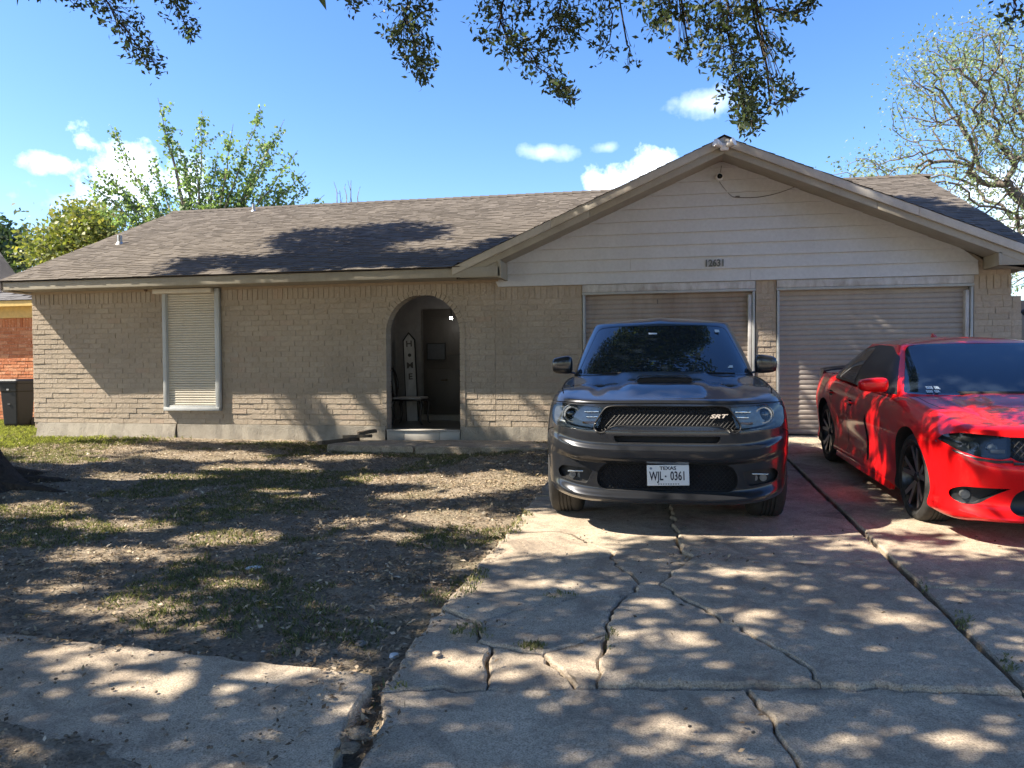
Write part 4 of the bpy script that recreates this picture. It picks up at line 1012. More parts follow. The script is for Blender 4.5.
    for y in ys:
        row = []
        for x in xs:
            e = sstep(.25, .17, abs(x)); t = (y+.34)/.5
            hgt = (.034*sstep(0, .10, t)*sstep(1.0, .25, t)) * e
            z = float(H(np.array(x), np.array(y)))+hgt-.004
            row.append(sc.verts.new((x, y+.05*(x/.25)**2, z)))
        gridv.append(row)
    for j in range(len(ys)-1):
        for i in range(len(xs)-1):
            sc.faces.new([gridv[j][i], gridv[j][i+1], gridv[j+1][i+1], gridv[j+1][i]])
    mouth = [(-.185,-.315),(-.175,-.262),(.175,-.262),(.185,-.315)]
    so_ = from_bm('hood_scoop', sc, M_GREY, car, angle=40)
    mo = MB(); z0 = float(H(np.array(0.), np.array(-.3)))
    mo.prism([(-.225,-.335,z0-.006),(.225,-.335,z0-.006),(.20,-.335,z0+.030),(-.20,-.335,z0+.030)], (0,.05,0)); mo.build('scoop_mouth', M_DARK, so_, bevel=.008)
    tp = MB(); tp.tube([(-.235,-.335,z0), (-.20,-.342,z0+.028), (0,-.350,z0+.036), (.20,-.342,z0+.028), (.235,-.335,z0)], .005, 8); tp.build('scoop_lip', M_GREY, so_, smooth=True)
    for s in (-1, 1):
        v = MB(); zz = float(H(np.array(s*.5), np.array(-.2))); 
        for k in range(3): v.box(*sorted((s*.42, s*.60)), -.22+k*.07, -.185+k*.07, zz-.002, zz+.008)
        v.build('hood_vent', M_BLK, car, bevel=.003)
    # --- greenhouse
    cabin = cabin_shell([.28, 4.05, .84, .55, .5, 3.6, 4.5], [1.16, 3.75, .665, .34, .3, 3.6, 4.0], 1.085, 1.628, 1.70, .022, 150, bf=1.15)
    ws = rounded([(-.775,1.160),(.775,1.160),(.615,1.585),(.45,1.606),(-.45,1.606),(-.615,1.585)], [.03,.03,.05,.1,.1,.05])
    w = cut(cabin, ws, 'y', -1, hi=1.9, depth=(0, .006, 0)); wo = from_bm('windshield', w, M_GLASS, car, angle=60)
    for s in (-1, 1):
        for k, side in enumerate(([(.98,1.17),(1.45,1.545),(2.05,1.565),(2.05,1.15)], [(2.12,1.15),(2.12,1.565),(2.92,1.56),(3.0,1.16)], [(3.08,1.17),(3.02,1.55),(3.45,1.53),(3.72,1.2)])):
            w = cut(cabin, rounded(side, .04), 'x', s, lo=.3 if s > 0 else -1.2, hi=1.2 if s > 0 else -.3, depth=(-s*.006, 0, 0)); from_bm('side_window', w, M_GLASS, car, angle=60)
    w = cut(cabin, rounded([(-.6,1.2),(.6,1.2),(.5,1.56),(-.5,1.56)], .06), 'y', 1, lo=2.5, depth=(0, -.006, 0)); from_bm('rear_window', w, M_GLASS, car, angle=60)
    from_bm('roof', cabin, M_GREY, car, angle=35)
    # cowl and wipers
    cw = MB(); cw.tube([(-.70,.50,1.135),(-.35,.36,1.152),(0,.32,1.158),(.35,.36,1.152),(.70,.50,1.135)], .022, 8); cw.build('cowl_panel', M_BLKR, car, smooth=True)
    for x0, x1 in ((-.62, -.02), (.02, .62)):
        wpt = MB(); wpt.tube([(x0,.475,1.168),((x0+x1)/2,.36,1.180),(x1,.325,1.172)], .008, 6); wpt.build('wiper', M_BLK, car, smooth=True)
    for s in (-1, 1):
        mirror_part(car, M_GREY, (s*.935, .72, 1.24), s, .195, .165, .15, .10)
    # stickers inside the glass
    for (x, z, w_, h_) in ((.53, 1.55, .022, .014), (.58, 1.225, .045, .010), (-.08, 1.535, .04, .010)):
        hit = onwind(wo, x, z); 
        if hit is not None: MB().prism([(x-w_, hit-.014-h_*1.9, z-h_), (x+w_, hit-.014-h_*1.9, z-h_), (x+w_, hit-.014+h_*1.9, z+h_), (x-w_, hit-.014+h_*1.9, z+h_)], (0, .001, 0)).build('sticker', M_STICK, wo)
    hit = onwind(wo, .0, 1.53); 
    # plate
    pl = MB().box(-.155, .155, -.006, .006, -.078, .078).build('license_plate', M_PLATE, car, bevel=.006); yp = yf(.035, .47, -.012)
    pl.location = (.012, yp+.012, .468); pl.rotation_euler = (math.radians(-4), math.radians(-1.5), 0)
    text_obj('plate_text', 'TEXAS', .036, M_INK, pl, (0, -.0075, .052), (PI/2, 0, 0), .0008, 0, (1.15, 1, 1), .0009)
    text_obj('plate_number', 'WJL', .092, M_INK, pl, (-.086, -.0075, -.008), (PI/2, 0, 0), .0008, 0, (.62, 1, 1), .0018)
    text_obj('plate_number', '0361', .092, M_INK, pl, (.073, -.0075, -.008), (PI/2, 0, 0), .0008, 0, (.62, 1, 1), .0018)
    st = []
    for k in range(10):
        r = .011 if k % 2 == 0 else .0045; a = PI/2+2*PI*k/10; st.append((-.0175+r*math.cos(a), -.0072, -.008+r*math.sin(a)))
    MB().prism(st, (0, -.001, 0)).build('plate_star', M_INK, pl)
    ln = MB()
    for k in range(9): ln.box(-.075+k*.018, -.064+k*.018, -.0076, -.0066, -.068, -.062)
    ln.build('plate_slogan', M_INK, pl); MB().add(*lathe([(.001, -.0016), (.009, -.001)], 'y', 12, (-.125, -.006, .052))).build('plate_seal', simple('seal_blue', (.15,.2,.3), .5), pl)
    # emblem
    em = MB(); lx = .305
    t = text_obj('emblem', 'SRT', .046, M_CHR, car, (.372, yf(.372, .90, .018), .908), (PI/2, 0, math.radians(9)), .004, .35, (1.55, .85, 1), .0016)
    return car
def onwind(o, x, z):
    best = None
    for p in o.data.polygons:
        c = p.center
        d = (c.x-x)**2+(c.z-z)**2
        if best is None or d < best[0]: best = (d, c.y-(z-c.z)*0)
    return best[1] if best and best[0] < .01 else None
M_CLEARTHIN = bpy.data.materials.new('clear_lens'); M_CLEARTHIN.use_nodes = True
_t = M_CLEARTHIN.node_tree; _t.nodes.clear(); _o = _t.nodes.new('ShaderNodeOutputMaterial'); _a = _t.nodes.new('ShaderNodeBsdfTransparent'); _a.inputs[0].default_value = (.85,.88,.9,1)
_g = _t.nodes.new('ShaderNodeBsdfGlossy'); _g.inputs['Roughness'].default_value = .03; _f = _t.nodes.new('ShaderNodeFresnel'); _f.inputs[0].default_value = 1.6; _m = _t.nodes.new('ShaderNodeMixShader')
_t.links.new(_f.outputs[0], _m.inputs[0]); _t.links.new(_a.outputs[0], _m.inputs[1]); _t.links.new(_g.outputs[0], _m.inputs[2]); _t.links.new(_m.outputs[0], _o.inputs['Surface'])
def cabin_shell(base, top, zb, zt, zc, bulge, N, K=22, bf=1.0, zbf=None, ztf=None):
    pb = plan_half(*base, N); pt = plan_half(*top, N)
    v = np.linspace(0, 1, K)
    nr = normals2(pt)
    zbv = (zbf(pb[:, 1]) if zbf else zb+0*pb[:, 1]); ztv = (ztf(pt[:, 1]) if ztf else zt+0*pt[:, 1])
    X = pb[:, None, 0]*(1-v)+pt[:, None, 0]*v; Y = pb[:, None, 1]*(1-v)+pt[:, None, 1]*v; Z = zbv[:, None]*(1-v)+ztv[:, None]*v
    b = bulge*np.sin(PI*v**.9); X = X+nr[:, None, 0]*b; Y = Y+nr[:, None, 1]*b*bf
    Z = Z+.010*np.sin(PI*v)*np.abs(nr[:, None, 1])
    T = 16; ts = np.linspace(0, 1, T+1)[1:]
    Xt, Yt, Zt = X[:, -1], Y[:, -1], Z[:, -1]; s = np.linspace(0, 1, N); ys = (Yt[0]+.35)+(Yt[-1]-.35-Yt[0]-.35)*s
    cx = Xt[:, None]*(1-ts); cy = Yt[:, None]+(ys-Yt)[:, None]*ts
    crown = (zc-ztv.max())
    cz = Zt[:, None]+((ztf(ys) if ztf else zt+0*ys)+crown-Zt)[:, None]*np.sin(ts*PI/2)**.85
    G = np.stack([np.concatenate([X, cx], 1), np.concatenate([Y, cy], 1), np.concatenate([Z, cz], 1)], -1)
    G[0, :, 0] = 0; G[-1, :, 0] = 0; G[:, -1, 0] = 0
    m = G.shape[1]; V = list(G.reshape(-1, 3)); Fs = [(i*m+k, (i+1)*m+k, (i+1)*m+k+1, i*m+k+1) for i in range(N-1) for k in range(m-1)]
    o = len(V); Vl = [np.array([-a[0], a[1], a[2]]) for a in V]; Fs += [tuple(o+j for j in f[::-1]) for f in Fs]
    bm = bmesh.new(); vs = [bm.verts.new(a) for a in V+Vl]
    for f in Fs:
        try: bm.faces.new([vs[j] for j in f])
        except ValueError: pass
    bmesh.ops.remove_doubles(bm, verts=bm.verts, dist=2e-4); bmesh.ops.recalc_face_normals(bm, faces=bm.faces)
    # make sure the normals point outwards
    f = max(bm.faces, key=lambda f: f.calc_center_median().z)
    if f.normal.z < 0: bmesh.ops.reverse_faces(bm, faces=bm.faces)
    return bm
suv = build_suv()

# ------------------------------------------------------------------ red sedan
def build_sedan():
    car = thing('parked_sedan', 'glossy red four-door sedan parked nose out beside the SUV on the right', 'car', (2.89, -5.27, -5.27*SL-.008), (math.atan(SL), 0, math.radians(1.9)))
    warp = lambda y: 1-.055*sstep(.3, 3.4, y)
    plan = plan_half(-.97, 3.86, .965, .80, .7, 4.6, 4.0, 190, warp)
    pf = [(.19, .16), (.20, .06), (.215, .012), (.24, .02), (.27, .055), (.33, .07), (.40, .06), (.47, .03), (.52, .010), (.57, .0), (.605, .012), (.63, .03), (.71, .05), (.80, .075), (.82, .085), (.835, .11), (.85, .16)]
    ps = [(.17, .10), (.19, .03), (.23, .012), (.27, .022), (.33, .035), (.42, .03), (.55, .015), (.66, .002), (.72, .0), (.76, .004), (.80, .014), (.85, .03), (.89, .048), (.92, .07), (.935, .09), (.945, .115)]
    pr = [(.25, .14), (.28, .05), (.35, .01), (.5, .0), (.65, .01), (.8, .03), (.92, .05), (.97, .08), (.985, .12)]
    def ins(X, Y, Z, nx):
        fl = gauss(Y, .02, .50)+.9*gauss(Y, 3.0, .52)
        crease = .016*gauss(Z, .50, .12)*gauss(Y, 1.6, .9)          # hollow in the doors
        return (-.020*fl*gauss(Z, .66, .28)+crease)*np.abs(nx)**2
    def H(x, y):
        h = .857+.080*sstep(-.93, -.2, y)+.065*sstep(-.3, .5, y)
        h = h-.030*(np.abs(x)/.9)**3+.018*sstep(.50, .36, np.abs(x)+.08*y)*sstep(-.8, -.4, y)*sstep(.6, .35, y)
        h = h-.014*gauss(np.abs(x), .60, .045)*sstep(-.8, -.3, y)*sstep(.5, .1, y)
        b_ = sstep(.15, .85, y); h = h*(1-b_)+(.945+.045*sstep(1.8, 3.3, y)-.02*sstep(3.5, 3.9, y))*b_
        return h
    bm = shell(plan, pf, ps, pr, 46, H, 26, ins)
    # the belt line rises to the rear
    for v in bm.verts:
        if v.co.z > .6 and v.co.y > .2:
            v.co.z += float(.045*sstep(.3, 3.0, v.co.y)*sstep(.6, .93, v.co.z))
    yf = surf_y(bm); D = lambda d: (0, d, 0)
    def xside(y, z, s):
        from mathutils.bvhtree import BVHTree
        return None
    from mathutils.bvhtree import BVHTree
    bt = BVHTree.FromBMesh(bm)
    def xs(y, z, s, d=0):
        h = bt.ray_cast(Vector((s*3, y, z)), Vector((-s, 0, 0))); return (h[0].x if h[0] else s*.93)+s*d
    hl = rounded([(.600,.790),(.61,.655),(.66,.638),(.80,.652),(.90,.690),(.958,.738),(.935,.782),(.86,.805),(.74,.800)], [.004,.004,.02,.03,.02,.012,.02,.02,.02])
    gr = rounded([(-.60,.790),(.60,.790),(.61,.655),(.56,.628),(-.56,.628),(-.61,.655)], [.004,.004,.004,.02,.02,.004])
    lo = rounded([(-.46,.485),(.46,.485),(.57,.40),(.60,.30),(.56,.255),(-.56,.255),(-.60,.30),(-.57,.40)], .03)
    fg = rounded([(.60,.440),(.86,.432),(.905,.395),(.905,.335),(.86,.305),(.78,.315),(.69,.385)], [.004,.03,.03,.03,.03,.03,.03])
    g = cut(bm, gr, 'y', -1, hi=-.3, depth=D(.05)); go = from_bm('grille', g, M_BLK, car)
    mesh_screen(0, 0, [(x*.985, .70+(z-.70)*.9) for x, z in gr], lambda x, z: yf(x, z, .02), M_BLK, car, .045, .004)
    bar = MB(); pts = [(x, yf(x, .61, -.004), .618+.0*abs(x)) for x in np.linspace(-.60, .60, 21)]
    edge = [(x, yf(x, z, -.002), z-.006) for x, z in [(.60,.635),(.70,.630),(.80,.642),(.90,.680),(.96,.730)]]
    for s in (-1, 1): bar.tube([(s*x, y, z) for x, y, z in edge], [.011,.011,.010,.008,.004], 6)
    bar.tube(pts, .011, 6); bar.build('grille_bezel', simple('grey_bezel', (.10,.10,.105), .3, .6), car, smooth=True)
    g = cut(bm, lo, 'y', -1, hi=-.3, depth=D(.07)); from_bm('lower_grille', g, M_BLK, car)
    for s in (-1, 1):
        q = hl if s > 0 else mirror2(hl)
        h = cut(bm, q, 'y', -1, hi=.3, depth=D(.05)); ho = from_bm('headlight', h, M_BLK, car)
        b = MB()
        for (lx, lz) in ((.80,.715),(.70,.71)):
            yy = yf(s*lx, lz, .02); V, F = lathe([(.001, .01), (.026, .012), (.034, .0), (.038, .02)], 'y', 20, (s*lx, yy+.01, lz)); b.add(V, F)
        b.build('projector_lens', M_LAMPIN2, ho, smooth=True)
        b = MB(); ya = yf(s*.66, .70, .02); b.box(*sorted((s*.625, s*.72)), ya, ya+.02, .675, .705); b.build('running_lamp', simple('amber_grey_lens', (.30,.27,.22), .2, .2), ho, bevel=.006)
        tri = [(s*x, yf(s*x, z, .003), z) for x, z in hl]; c = np.mean(tri, axis=0); c[1] = yf(c[0], c[2], .002); mid = [tuple((np.array(t)+c)/2) for t in tri]; mid = [(m[0], yf(m[0], m[2], .002), m[2]) for m in mid]; L = len(tri)
        cv = MB(); cv.add(tri+mid+[tuple(c)], [(i, (i+1) % L, L+(i+1) % L, L+i) for i in range(L)]+[(L+i, L+(i+1) % L, 2*L) for i in range(L)]); cv.build('lamp_cover', M_CLEARTHIN, ho, smooth=True)
        q = fg if s > 0 else mirror2(fg)
        f = cut(bm, q, 'y', -1, hi=.3, depth=D(.06)); fo = from_bm('fog_light_pocket', f, M_BLK, car)
        yy = yf(s*.83, .37, .03); b = MB(); b.tube([(s*.83, yy+.03, .37), (s*.83, yy, .37)], .032, 18); b.build('fog_lamp', M_LAMPIN, fo, smooth=True)
    for yc in (0.0, 3.0):
        arch = [(yc+.400*math.cos(t), .355+.405*math.sin(t)) for t in np.linspace(-.45, PI+.45, 36)]+[(yc-.36, .0), (yc+.36, .0)]
        for s in (-1, 1):
            w = cut(bm, arch, 'x', s, lo=.45 if s > 0 else -1.2, hi=1.2 if s > 0 else -.45, depth=(-s*.26, 0, 0)); from_bm('wheel_well', w, M_BLKR, car)
            wheel(car, (s*((.935 if yc < 1 else .895)-.125), yc, .355), s, .355, .25, .262, 'five')
    # doors, vent, handles on both sides
    for s in (-1, 1):
        fs = lambda poly: poly
        def sidecut(poly, d, name, mat):
            w = cut(bm, poly, 'x', s, lo=.4 if s > 0 else -1.2, hi=1.2 if s > 0 else -.4, depth=(-s*d, 0, 0)); return from_bm(name, w, mat, car)
        sidecut(rounded([(1.24,.30),(1.29,.28),(1.34,.40),(1.335,.66),(1.30,.74),(1.265,.68)], .02), .03, 'side_vent', M_DARK)
        sidecut(strip(resample([(.98,.93),(.93,.80),(.93,.50),(1.02,.28)], 10), .006), .012, 'panel_gap', M_DARK)
        sidecut(strip(resample([(2.02,.98),(2.04,.80),(2.03,.50),(2.02,.26)], 10), .006), .012, 'panel_gap', M_DARK)
        sidecut(strip(resample([(2.95,.99),(2.80,.86),(2.62,.70),(2.52,.45),(2.46,.26)], 12), .006), .012, 'panel_gap', M_DARK)
        for y, z in ((1.88,.80),(2.72,.845)):
            h = MB(); h.tube([(xs(y, z, s, -.01), y-.10, z-.003), (xs(y, z, s, .025), y-.08, z), (xs(y, z, s, .028), y+.06, z+.002), (xs(y+.1, z, s, -.01), y+.09, z+.002)], .013, 8); h.build('door_handle', M_RED, car, smooth=True)
            sidecut(rounded([(y-.08,z-.035),(y+.06,z-.03),(y+.06,z+.022),(y-.08,z+.02)], .02), .02, 'handle_recess', M_DARK)
        sk = MB(); sk.prism([(xs(1.5, .25, s, -.02), .50, .150), (xs(1.5, .25, s, .022), .52, .150), (xs(1.5, .25, s, .012), .50, .235), (xs(1.5, .25, s, -.03), .50, .25)], (-s*.035, 1.98, 0)); sk.build('side_skirt', M_RED, car, bevel=.010)
        hood = resample([(s*.79, .44), (s*.80, .1), (s*.765, -.30), (s*.70, -.56), (s*.62,-.66)], 14)
        g = cut(bm, strip(hood, .007) if s > 0 else strip(hood[::-1], .007), 'z', 1, lo=.7, depth=(0, 0, -.015)); from_bm('panel_gap', g, M_DARK, car)
    g = cut(bm, strip(resample([(-.62,-.66),(-.35,-.775),(0,-.81),(.35,-.775),(.62,-.66)], 14), .007), 'z', 1, lo=.7, depth=(0, 0, -.015)); from_bm('panel_gap', g, M_DARK, car)
    from_bm('body', bm, M_RED, car, angle=28)
    cabin = cabin_shell([.27, 3.30, .865, .60, .8, 4.0, 3.2], [1.12, 2.42, .640, .30, .4, 4.0, 3.2], .935, 1.405, 1.468, .028, 150, bf=1.0, zbf=lambda y: .935+.075*sstep(.5, 3.0, y), ztf=lambda y: 1.392+.006*gauss(y, 1.8, .5))
    ws = rounded([(-.815,.985),(.815,.985),(.610,1.385),(.46,1.405),(-.46,1.405),(-.610,1.385)], [.03,.03,.05,.1,.1,.05])
    w = cut(cabin, ws, 'y', -1, hi=1.9, depth=(0, .006, 0)); wo = from_bm('windshield', w, M_GLASS, car, angle=60)
    for s in (-1, 1):
        w = cut(cabin, rounded([(.66,.965),(1.10,1.285),(1.40,1.378),(1.86,1.388),(2.22,1.352),(2.50,1.24),(2.80,1.045),(2.74,1.005),(1.95,.975)], .03), 'x', s, lo=.25 if s > 0 else -1.2, hi=1.2 if s > 0 else -.25, depth=(-s*.004, 0, 0), minn=.02)
        from_bm('window_surround', w.copy(), M_BLK, car, angle=60); fm = w
        for side in ([(.74,.985),(1.16,1.27),(1.42,1.352),(1.84,1.365),(1.93,1.0)], [(1.98,1.0),(1.90,1.365),(2.20,1.335),(2.46,1.22),(2.58,1.03)], [(2.62,1.04),(2.53,1.19),(2.68,1.10),(2.75,1.045)]):
            w = cut(fm, rounded(side, .025), 'x', s, lo=.25 if s > 0 else -1.2, hi=1.2 if s > 0 else -.25, depth=(s*.003, 0, 0), walls=False, minn=.02); from_bm('side_window', w, M_GLASS, car, angle=60)
        fm.free()
        mirror_part(car, M_RED, (s*1.01, .80, 1.045), s, .25, .125, .16, .05)
    w = cut(cabin, rounded([(-.62,1.10),(.62,1.10),(.5,1.36),(-.5,1.36)], .06), 'y', 1, lo=2.2, depth=(0, -.006, 0)); from_bm('rear_window', w, M_GLASS, car, angle=60)
    from_bm('roof', cabin, M_RED, car, angle=35)
    wp = MB(); wp.tube([(-.72,.55,.985),(-.35,.36,1.0),(0,.31,1.003),(.35,.36,1.0),(.72,.55,.985)], .018, 8); wp.build('cowl_panel', M_BLKR, car, smooth=True)
    sp = MB(); pts = [(x, 3.78-.10*(x/.8)**2, 1.10-.035*(abs(x)/.8)**4) for x in np.linspace(-.80, .80, 17)]
    for i in range(16):
        a, b = pts[i], pts[i+1]; sp.prism([(a[0], a[1]-.10, a[2]-.012), (a[0], a[1]+.06, a[2]+.012), (a[0], a[1]+.07, a[2]-.006), (a[0], a[1]-.10, a[2]-.03)], (b[0]-a[0], b[1]-a[1], b[2]-a[2]))
    for s in (-1, 1): sp.prism([(s*.74, 3.66, 1.075), (s*.78, 3.66, 1.075), (s*.80, 3.66, .98), (s*.76, 3.66, .98)], (0, .12, 0))
    sp.build('rear_spoiler', M_BLK, car, smooth=True)
    fin = MB(); fin.prism([(-.012, 2.15, 1.465), (-.012, 2.30, 1.46), (-.012, 2.27, 1.50)], (.024, 0, 0)); fin.build('roof_aerial', M_RED, car, bevel=.004)
    for (x, z, w_, h_) in ((-.60, 1.040, .085, .011), (-.60, 1.012, .085, .009)):
        hit = onwind(wo, x, z)
        if hit is not None:
            b = MB(); n = 13
            for k in range(n):
                if (k*7+int(z*1000)) % 5 == 0: continue
                xa = x-w_+2*w_*k/n; b.prism([(xa, hit-.014-h_*1.9, z-h_), (xa+2*w_/n*.8, hit-.014-h_*1.9, z-h_), (xa+2*w_/n*.8, hit-.014+h_*1.9, z+h_), (xa, hit-.014+h_*1.9, z+h_)], (0, .001, 0))
            b.build('sticker', M_STICK, wo)
    return car
M_RED2 = M_RED
sedan = build_sedan()
# ================================================================== PLANTS
def rand_dirs(n, zb=0.0):
    d = rng.normal(size=(n, 3)); d[:, 2] += zb; return d/np.linalg.norm(d, axis=1)[:, None]
def leaf_quads(C, size, wr=.45, zb=0.0, fold=.25, flat=None):
    C = np.asarray(C, float); n = len(C); L = size*rng.uniform(.65, 1.25, n)[:, None]
    d = rand_dirs(n, zb); r = rand_dirs(n)
    if flat is not None: d[:, 2] *= flat; d /= np.linalg.norm(d, axis=1)[:, None]; r = np.cross(np.stack([rng.normal(0, .35, n), rng.normal(0, .35, n), np.ones(n)], 1), d)
    w = np.cross(d, r) if flat is None else r; w /= np.linalg.norm(w, axis=1)[:, None]+1e-9; nn = np.cross(d, w)
    m = C+d*L*.45; a = w*L*wr*.5
    V = np.stack([C, m+a+nn*L*fold*wr*.5, C+d*L, m-a+nn*L*fold*wr*.5], 1).reshape(-1, 3)
    F = np.arange(4*n, dtype=np.int32).reshape(-1, 4); return V, F
def leaves(name, C, size, mat, parent=None, kind=None, **k):
    V, F = leaf_quads(C, size, **k); o = mk(name, V, F, mat, parent, attr=np.clip(rng.beta(2, 2.4, len(F)), 0, 1))
    if kind: o['kind'] = kind
    return o
def grow(root, pts, bend=.35):
    """joins every point to the nearest node already reached; returns nodes, parent index"""
    root = np.array(root, float); P_ = np.array(pts, float); order = np.argsort(np.linalg.norm(P_-root[-1], axis=1)); nodes = [r for r in root]; par = [-1]+list(range(len(root)-1))
    dist = [0.0]
    for i in range(1, len(root)): dist.append(dist[-1]+np.linalg.norm(root[i]-root[i-1]))
    for i in order:
        p = P_[i]; A = np.array(nodes); d = np.linalg.norm(A-p, axis=1); cost = d+bend*np.array(dist); cost[:max(0, len(root)-3)] += 5
        j = int(np.argmin(cost)); m = (A[j]+p)/2+rng.normal(0, .08, 3)*d[j]*.6; m[2] += .05*d[j]
        nodes.append(m); par.append(j); dist.append(dist[j]+d[j]/2); nodes.append(p); par.append(len(nodes)-2); dist.append(dist[j]+d[j])
    return np.array(nodes), par
def branch_mesh(nodes, par, r_tip, rmax, p=2.3, n=5, ok=None):
    k = len(nodes); load = np.ones(k)*.5
    for i in range(k-1, 0, -1): load[par[i]] += load[i]
    r = np.minimum(r_tip*(load*2)**(1/p), rmax); V = []; F = []
    for i in range(1, k):
        if ok is not None and not (ok[i] and ok[par[i]]): continue
        a, b = nodes[par[i]], nodes[i]; d = b-a; L = np.linalg.norm(d)
        if L < 1e-4: continue
        d /= L; u = np.cross(d, [0,0,1.0]); u = u/np.linalg.norm(u) if np.linalg.norm(u) > .1 else np.array([1.0,0,0]); w = np.cross(d, u)
        ra = min(r[par[i]], r[i]*1.35); rb = r[i]; m = n if rb > .012 else 3; o = len(V)
        for (c, q) in ((a, ra), (b, rb)):
            for t in range(m): an = 2*PI*t/m; V.append(c+q*(math.cos(an)*u+math.sin(an)*w))
        F += [(o+t, o+(t+1) % m, o+m+(t+1) % m, o+m+t) for t in range(m)]
    return V, F
def tree(name, label, base, trunk, pts, leafmat, lsize, per, spread, barkmat, rt=.006, rmax=.3, group=None, lk=None, cat='tree', leafpts=None):
    t = thing(name, label, cat, tuple(base), group=group); b = np.array(base, float)
    root = np.array([b]+[np.array(q, float) for q in trunk]); nodes, par = grow(root, pts); V, F = branch_mesh(nodes, par, rt, rmax)
    mk('trunk', np.array(V)-b, F, barkmat, t, smooth=True)
    if per: 
        C = np.repeat(np.array(pts), per, 0); C = C+rng.normal(0, spread, C.shape)
        if leafpts is not None: C = np.concatenate([C, leafpts])
        leaves('crown', C-b, lsize, leafmat, t, **(lk or {}))
    return t
GRAV = SUNRAY/-SUNRAY[2]                         # per metre of drop
def to_ground(Pt, z0=-.15): Pt = np.array(Pt, float); return (Pt+GRAV*(Pt[2]-z0))[:2]
# sun-lit openings in the shade of the oak: (px, py, rx, ry) on the ground
LIT = [(60,442,90,8),(140,470,60,5),(290,482,40,5),(130,545,50,6),(60,452,60,4),(200,446,80,5),(330,447,40,4),(240,458,70,4),(480,476,75,9),(400,470,60,5),(420,488,50,5),(25,500,45,9),(90,516,70,6),(200,528,60,8),(60,545,50,7),(215,575,30,6),(100,600,70,10),(150,620,55,9),(30,580,30,8),(430,512,50,10),(380,530,30,5),(330,515,30,5),
 (60,660,75,14),(270,672,45,13),(120,690,80,10),(330,705,40,14),(500,520,60,9),(545,545,70,9),(600,532,70,7),(470,560,40,8),(450,592,35,8),(540,585,50,4),(420,660,40,9),(530,668,50,11),(440,675,40,7),(570,655,25,10),(420,625,20,8),(720,535,70,6),(810,533,60,5),(930,530,90,7),(985,545,50,7),(860,548,45,6),
 (630,607,24,4),(650,643,34,6),(745,620,24,4),(870,622,30,6),(600,640,20,5),(620,730,38,9),(690,750,36,9),(700,722,26,6),(930,745,35,7),(800,745,26,7),(1000,650,14,8),
 (720,575,40,5),(560,520,40,7),(940,552,60,6),(820,441,60,3),(860,450,40,3),(905,497,14,5),(640,520,80,5)]
LG = []
for (x, y, rx, ry) in LIT:
    c = gnd(x, y); a = gnd(x+rx, y); b = gnd(x, y-ry); b2 = gnd(x, y+ry); LG.append((c[0], c[1], abs(a[0]-c[0]), abs(b[1]-b2[1])/2))
for (x, y, z, r) in [(-4.2,0,.35,.3),(-2.8,0,.42,.22),(-2.2,0,.30,.25),(-1.8,0,.5,.18),(-2.5,0,.12,.2),(-1.6,0,.2,.15),(-5.2,0,.4,.35),(-4.9,0,.15,.2),(-3.15,0,.3,.12),(1.5,0,1.25,.16),(1.5,0,.85,.14),(1.48,0,1.5,.1),(4.5,0,1.55,.14),(2.35,0,2.62,.07),(2.45,0,2.52,.07),(.2,0,1.95,.2),(2.3,-5.8,.7,.32),(2.9,-5.6,.9,.3),(2.1,-4.6,.8,.15),(2.0,-3.9,.8,.12),(2.6,-6.1,.5,.3),(2.5,-5.0,.95,.25),(1.95,-3.2,.6,.12),(2.0,-2.5,.85,.12),(-.45,-6.0,1.0,.12),(-.58,-6.1,.76,.13),(-.65,-6.1,.33,.12),(.25,-6.15,.33,.08),(1.95,-4.2,.3,.15)]:
    g = to_ground((x, y, z)); LG.append((g[0], g[1], r, r))
LG = np.array(LG); LG[:, 2:] = LG[:, 2:]*1.02+.03
def lit_amount(x, y):
    d = ((x[:, None]-LG[None, :, 0])/LG[None, :, 2])**2+((y[:, None]-LG[None, :, 1])/LG[None, :, 3])**2
    wob = fbm(x, y, 3.0, 4, 21)*1.15
    return np.sqrt(d).min(1)+wob                 # < 1 : lit
# targets on the ground that the crown shades
def crown_targets(step):
    gx_, gy_ = np.meshgrid(np.arange(-12.5, 8.2, step), np.arange(-11.8, 1.25, step)); x = gx_.ravel()+rng.uniform(-.5, .5, gx_.size)*step; y = gy_.ravel()+rng.uniform(-.5, .5, gx_.size)*step
    keep = lit_amount(x, y) > 1.0
    keep &= fbm(x, y, 2.2, 3, 31) > -.6                       # irregular small gaps
    left = (x < -5.6) & (y > -.55)                             # open sky towards the left wall
    keep &= ~left; keep &= ~((x < -9.5) & (y > -2.0)); keep &= ~((x > 6.8) & (y > -3))
    keep &= ~((x > 3.6-.0*y) & (y < -8.8) & (rng.random(len(x)) < .3))
    return x[keep], y[keep]
tx, ty = crown_targets(.132)
tx2, ty2 = crown_targets(.15); tx = np.r_[tx, tx2]; ty = np.r_[ty, ty2]
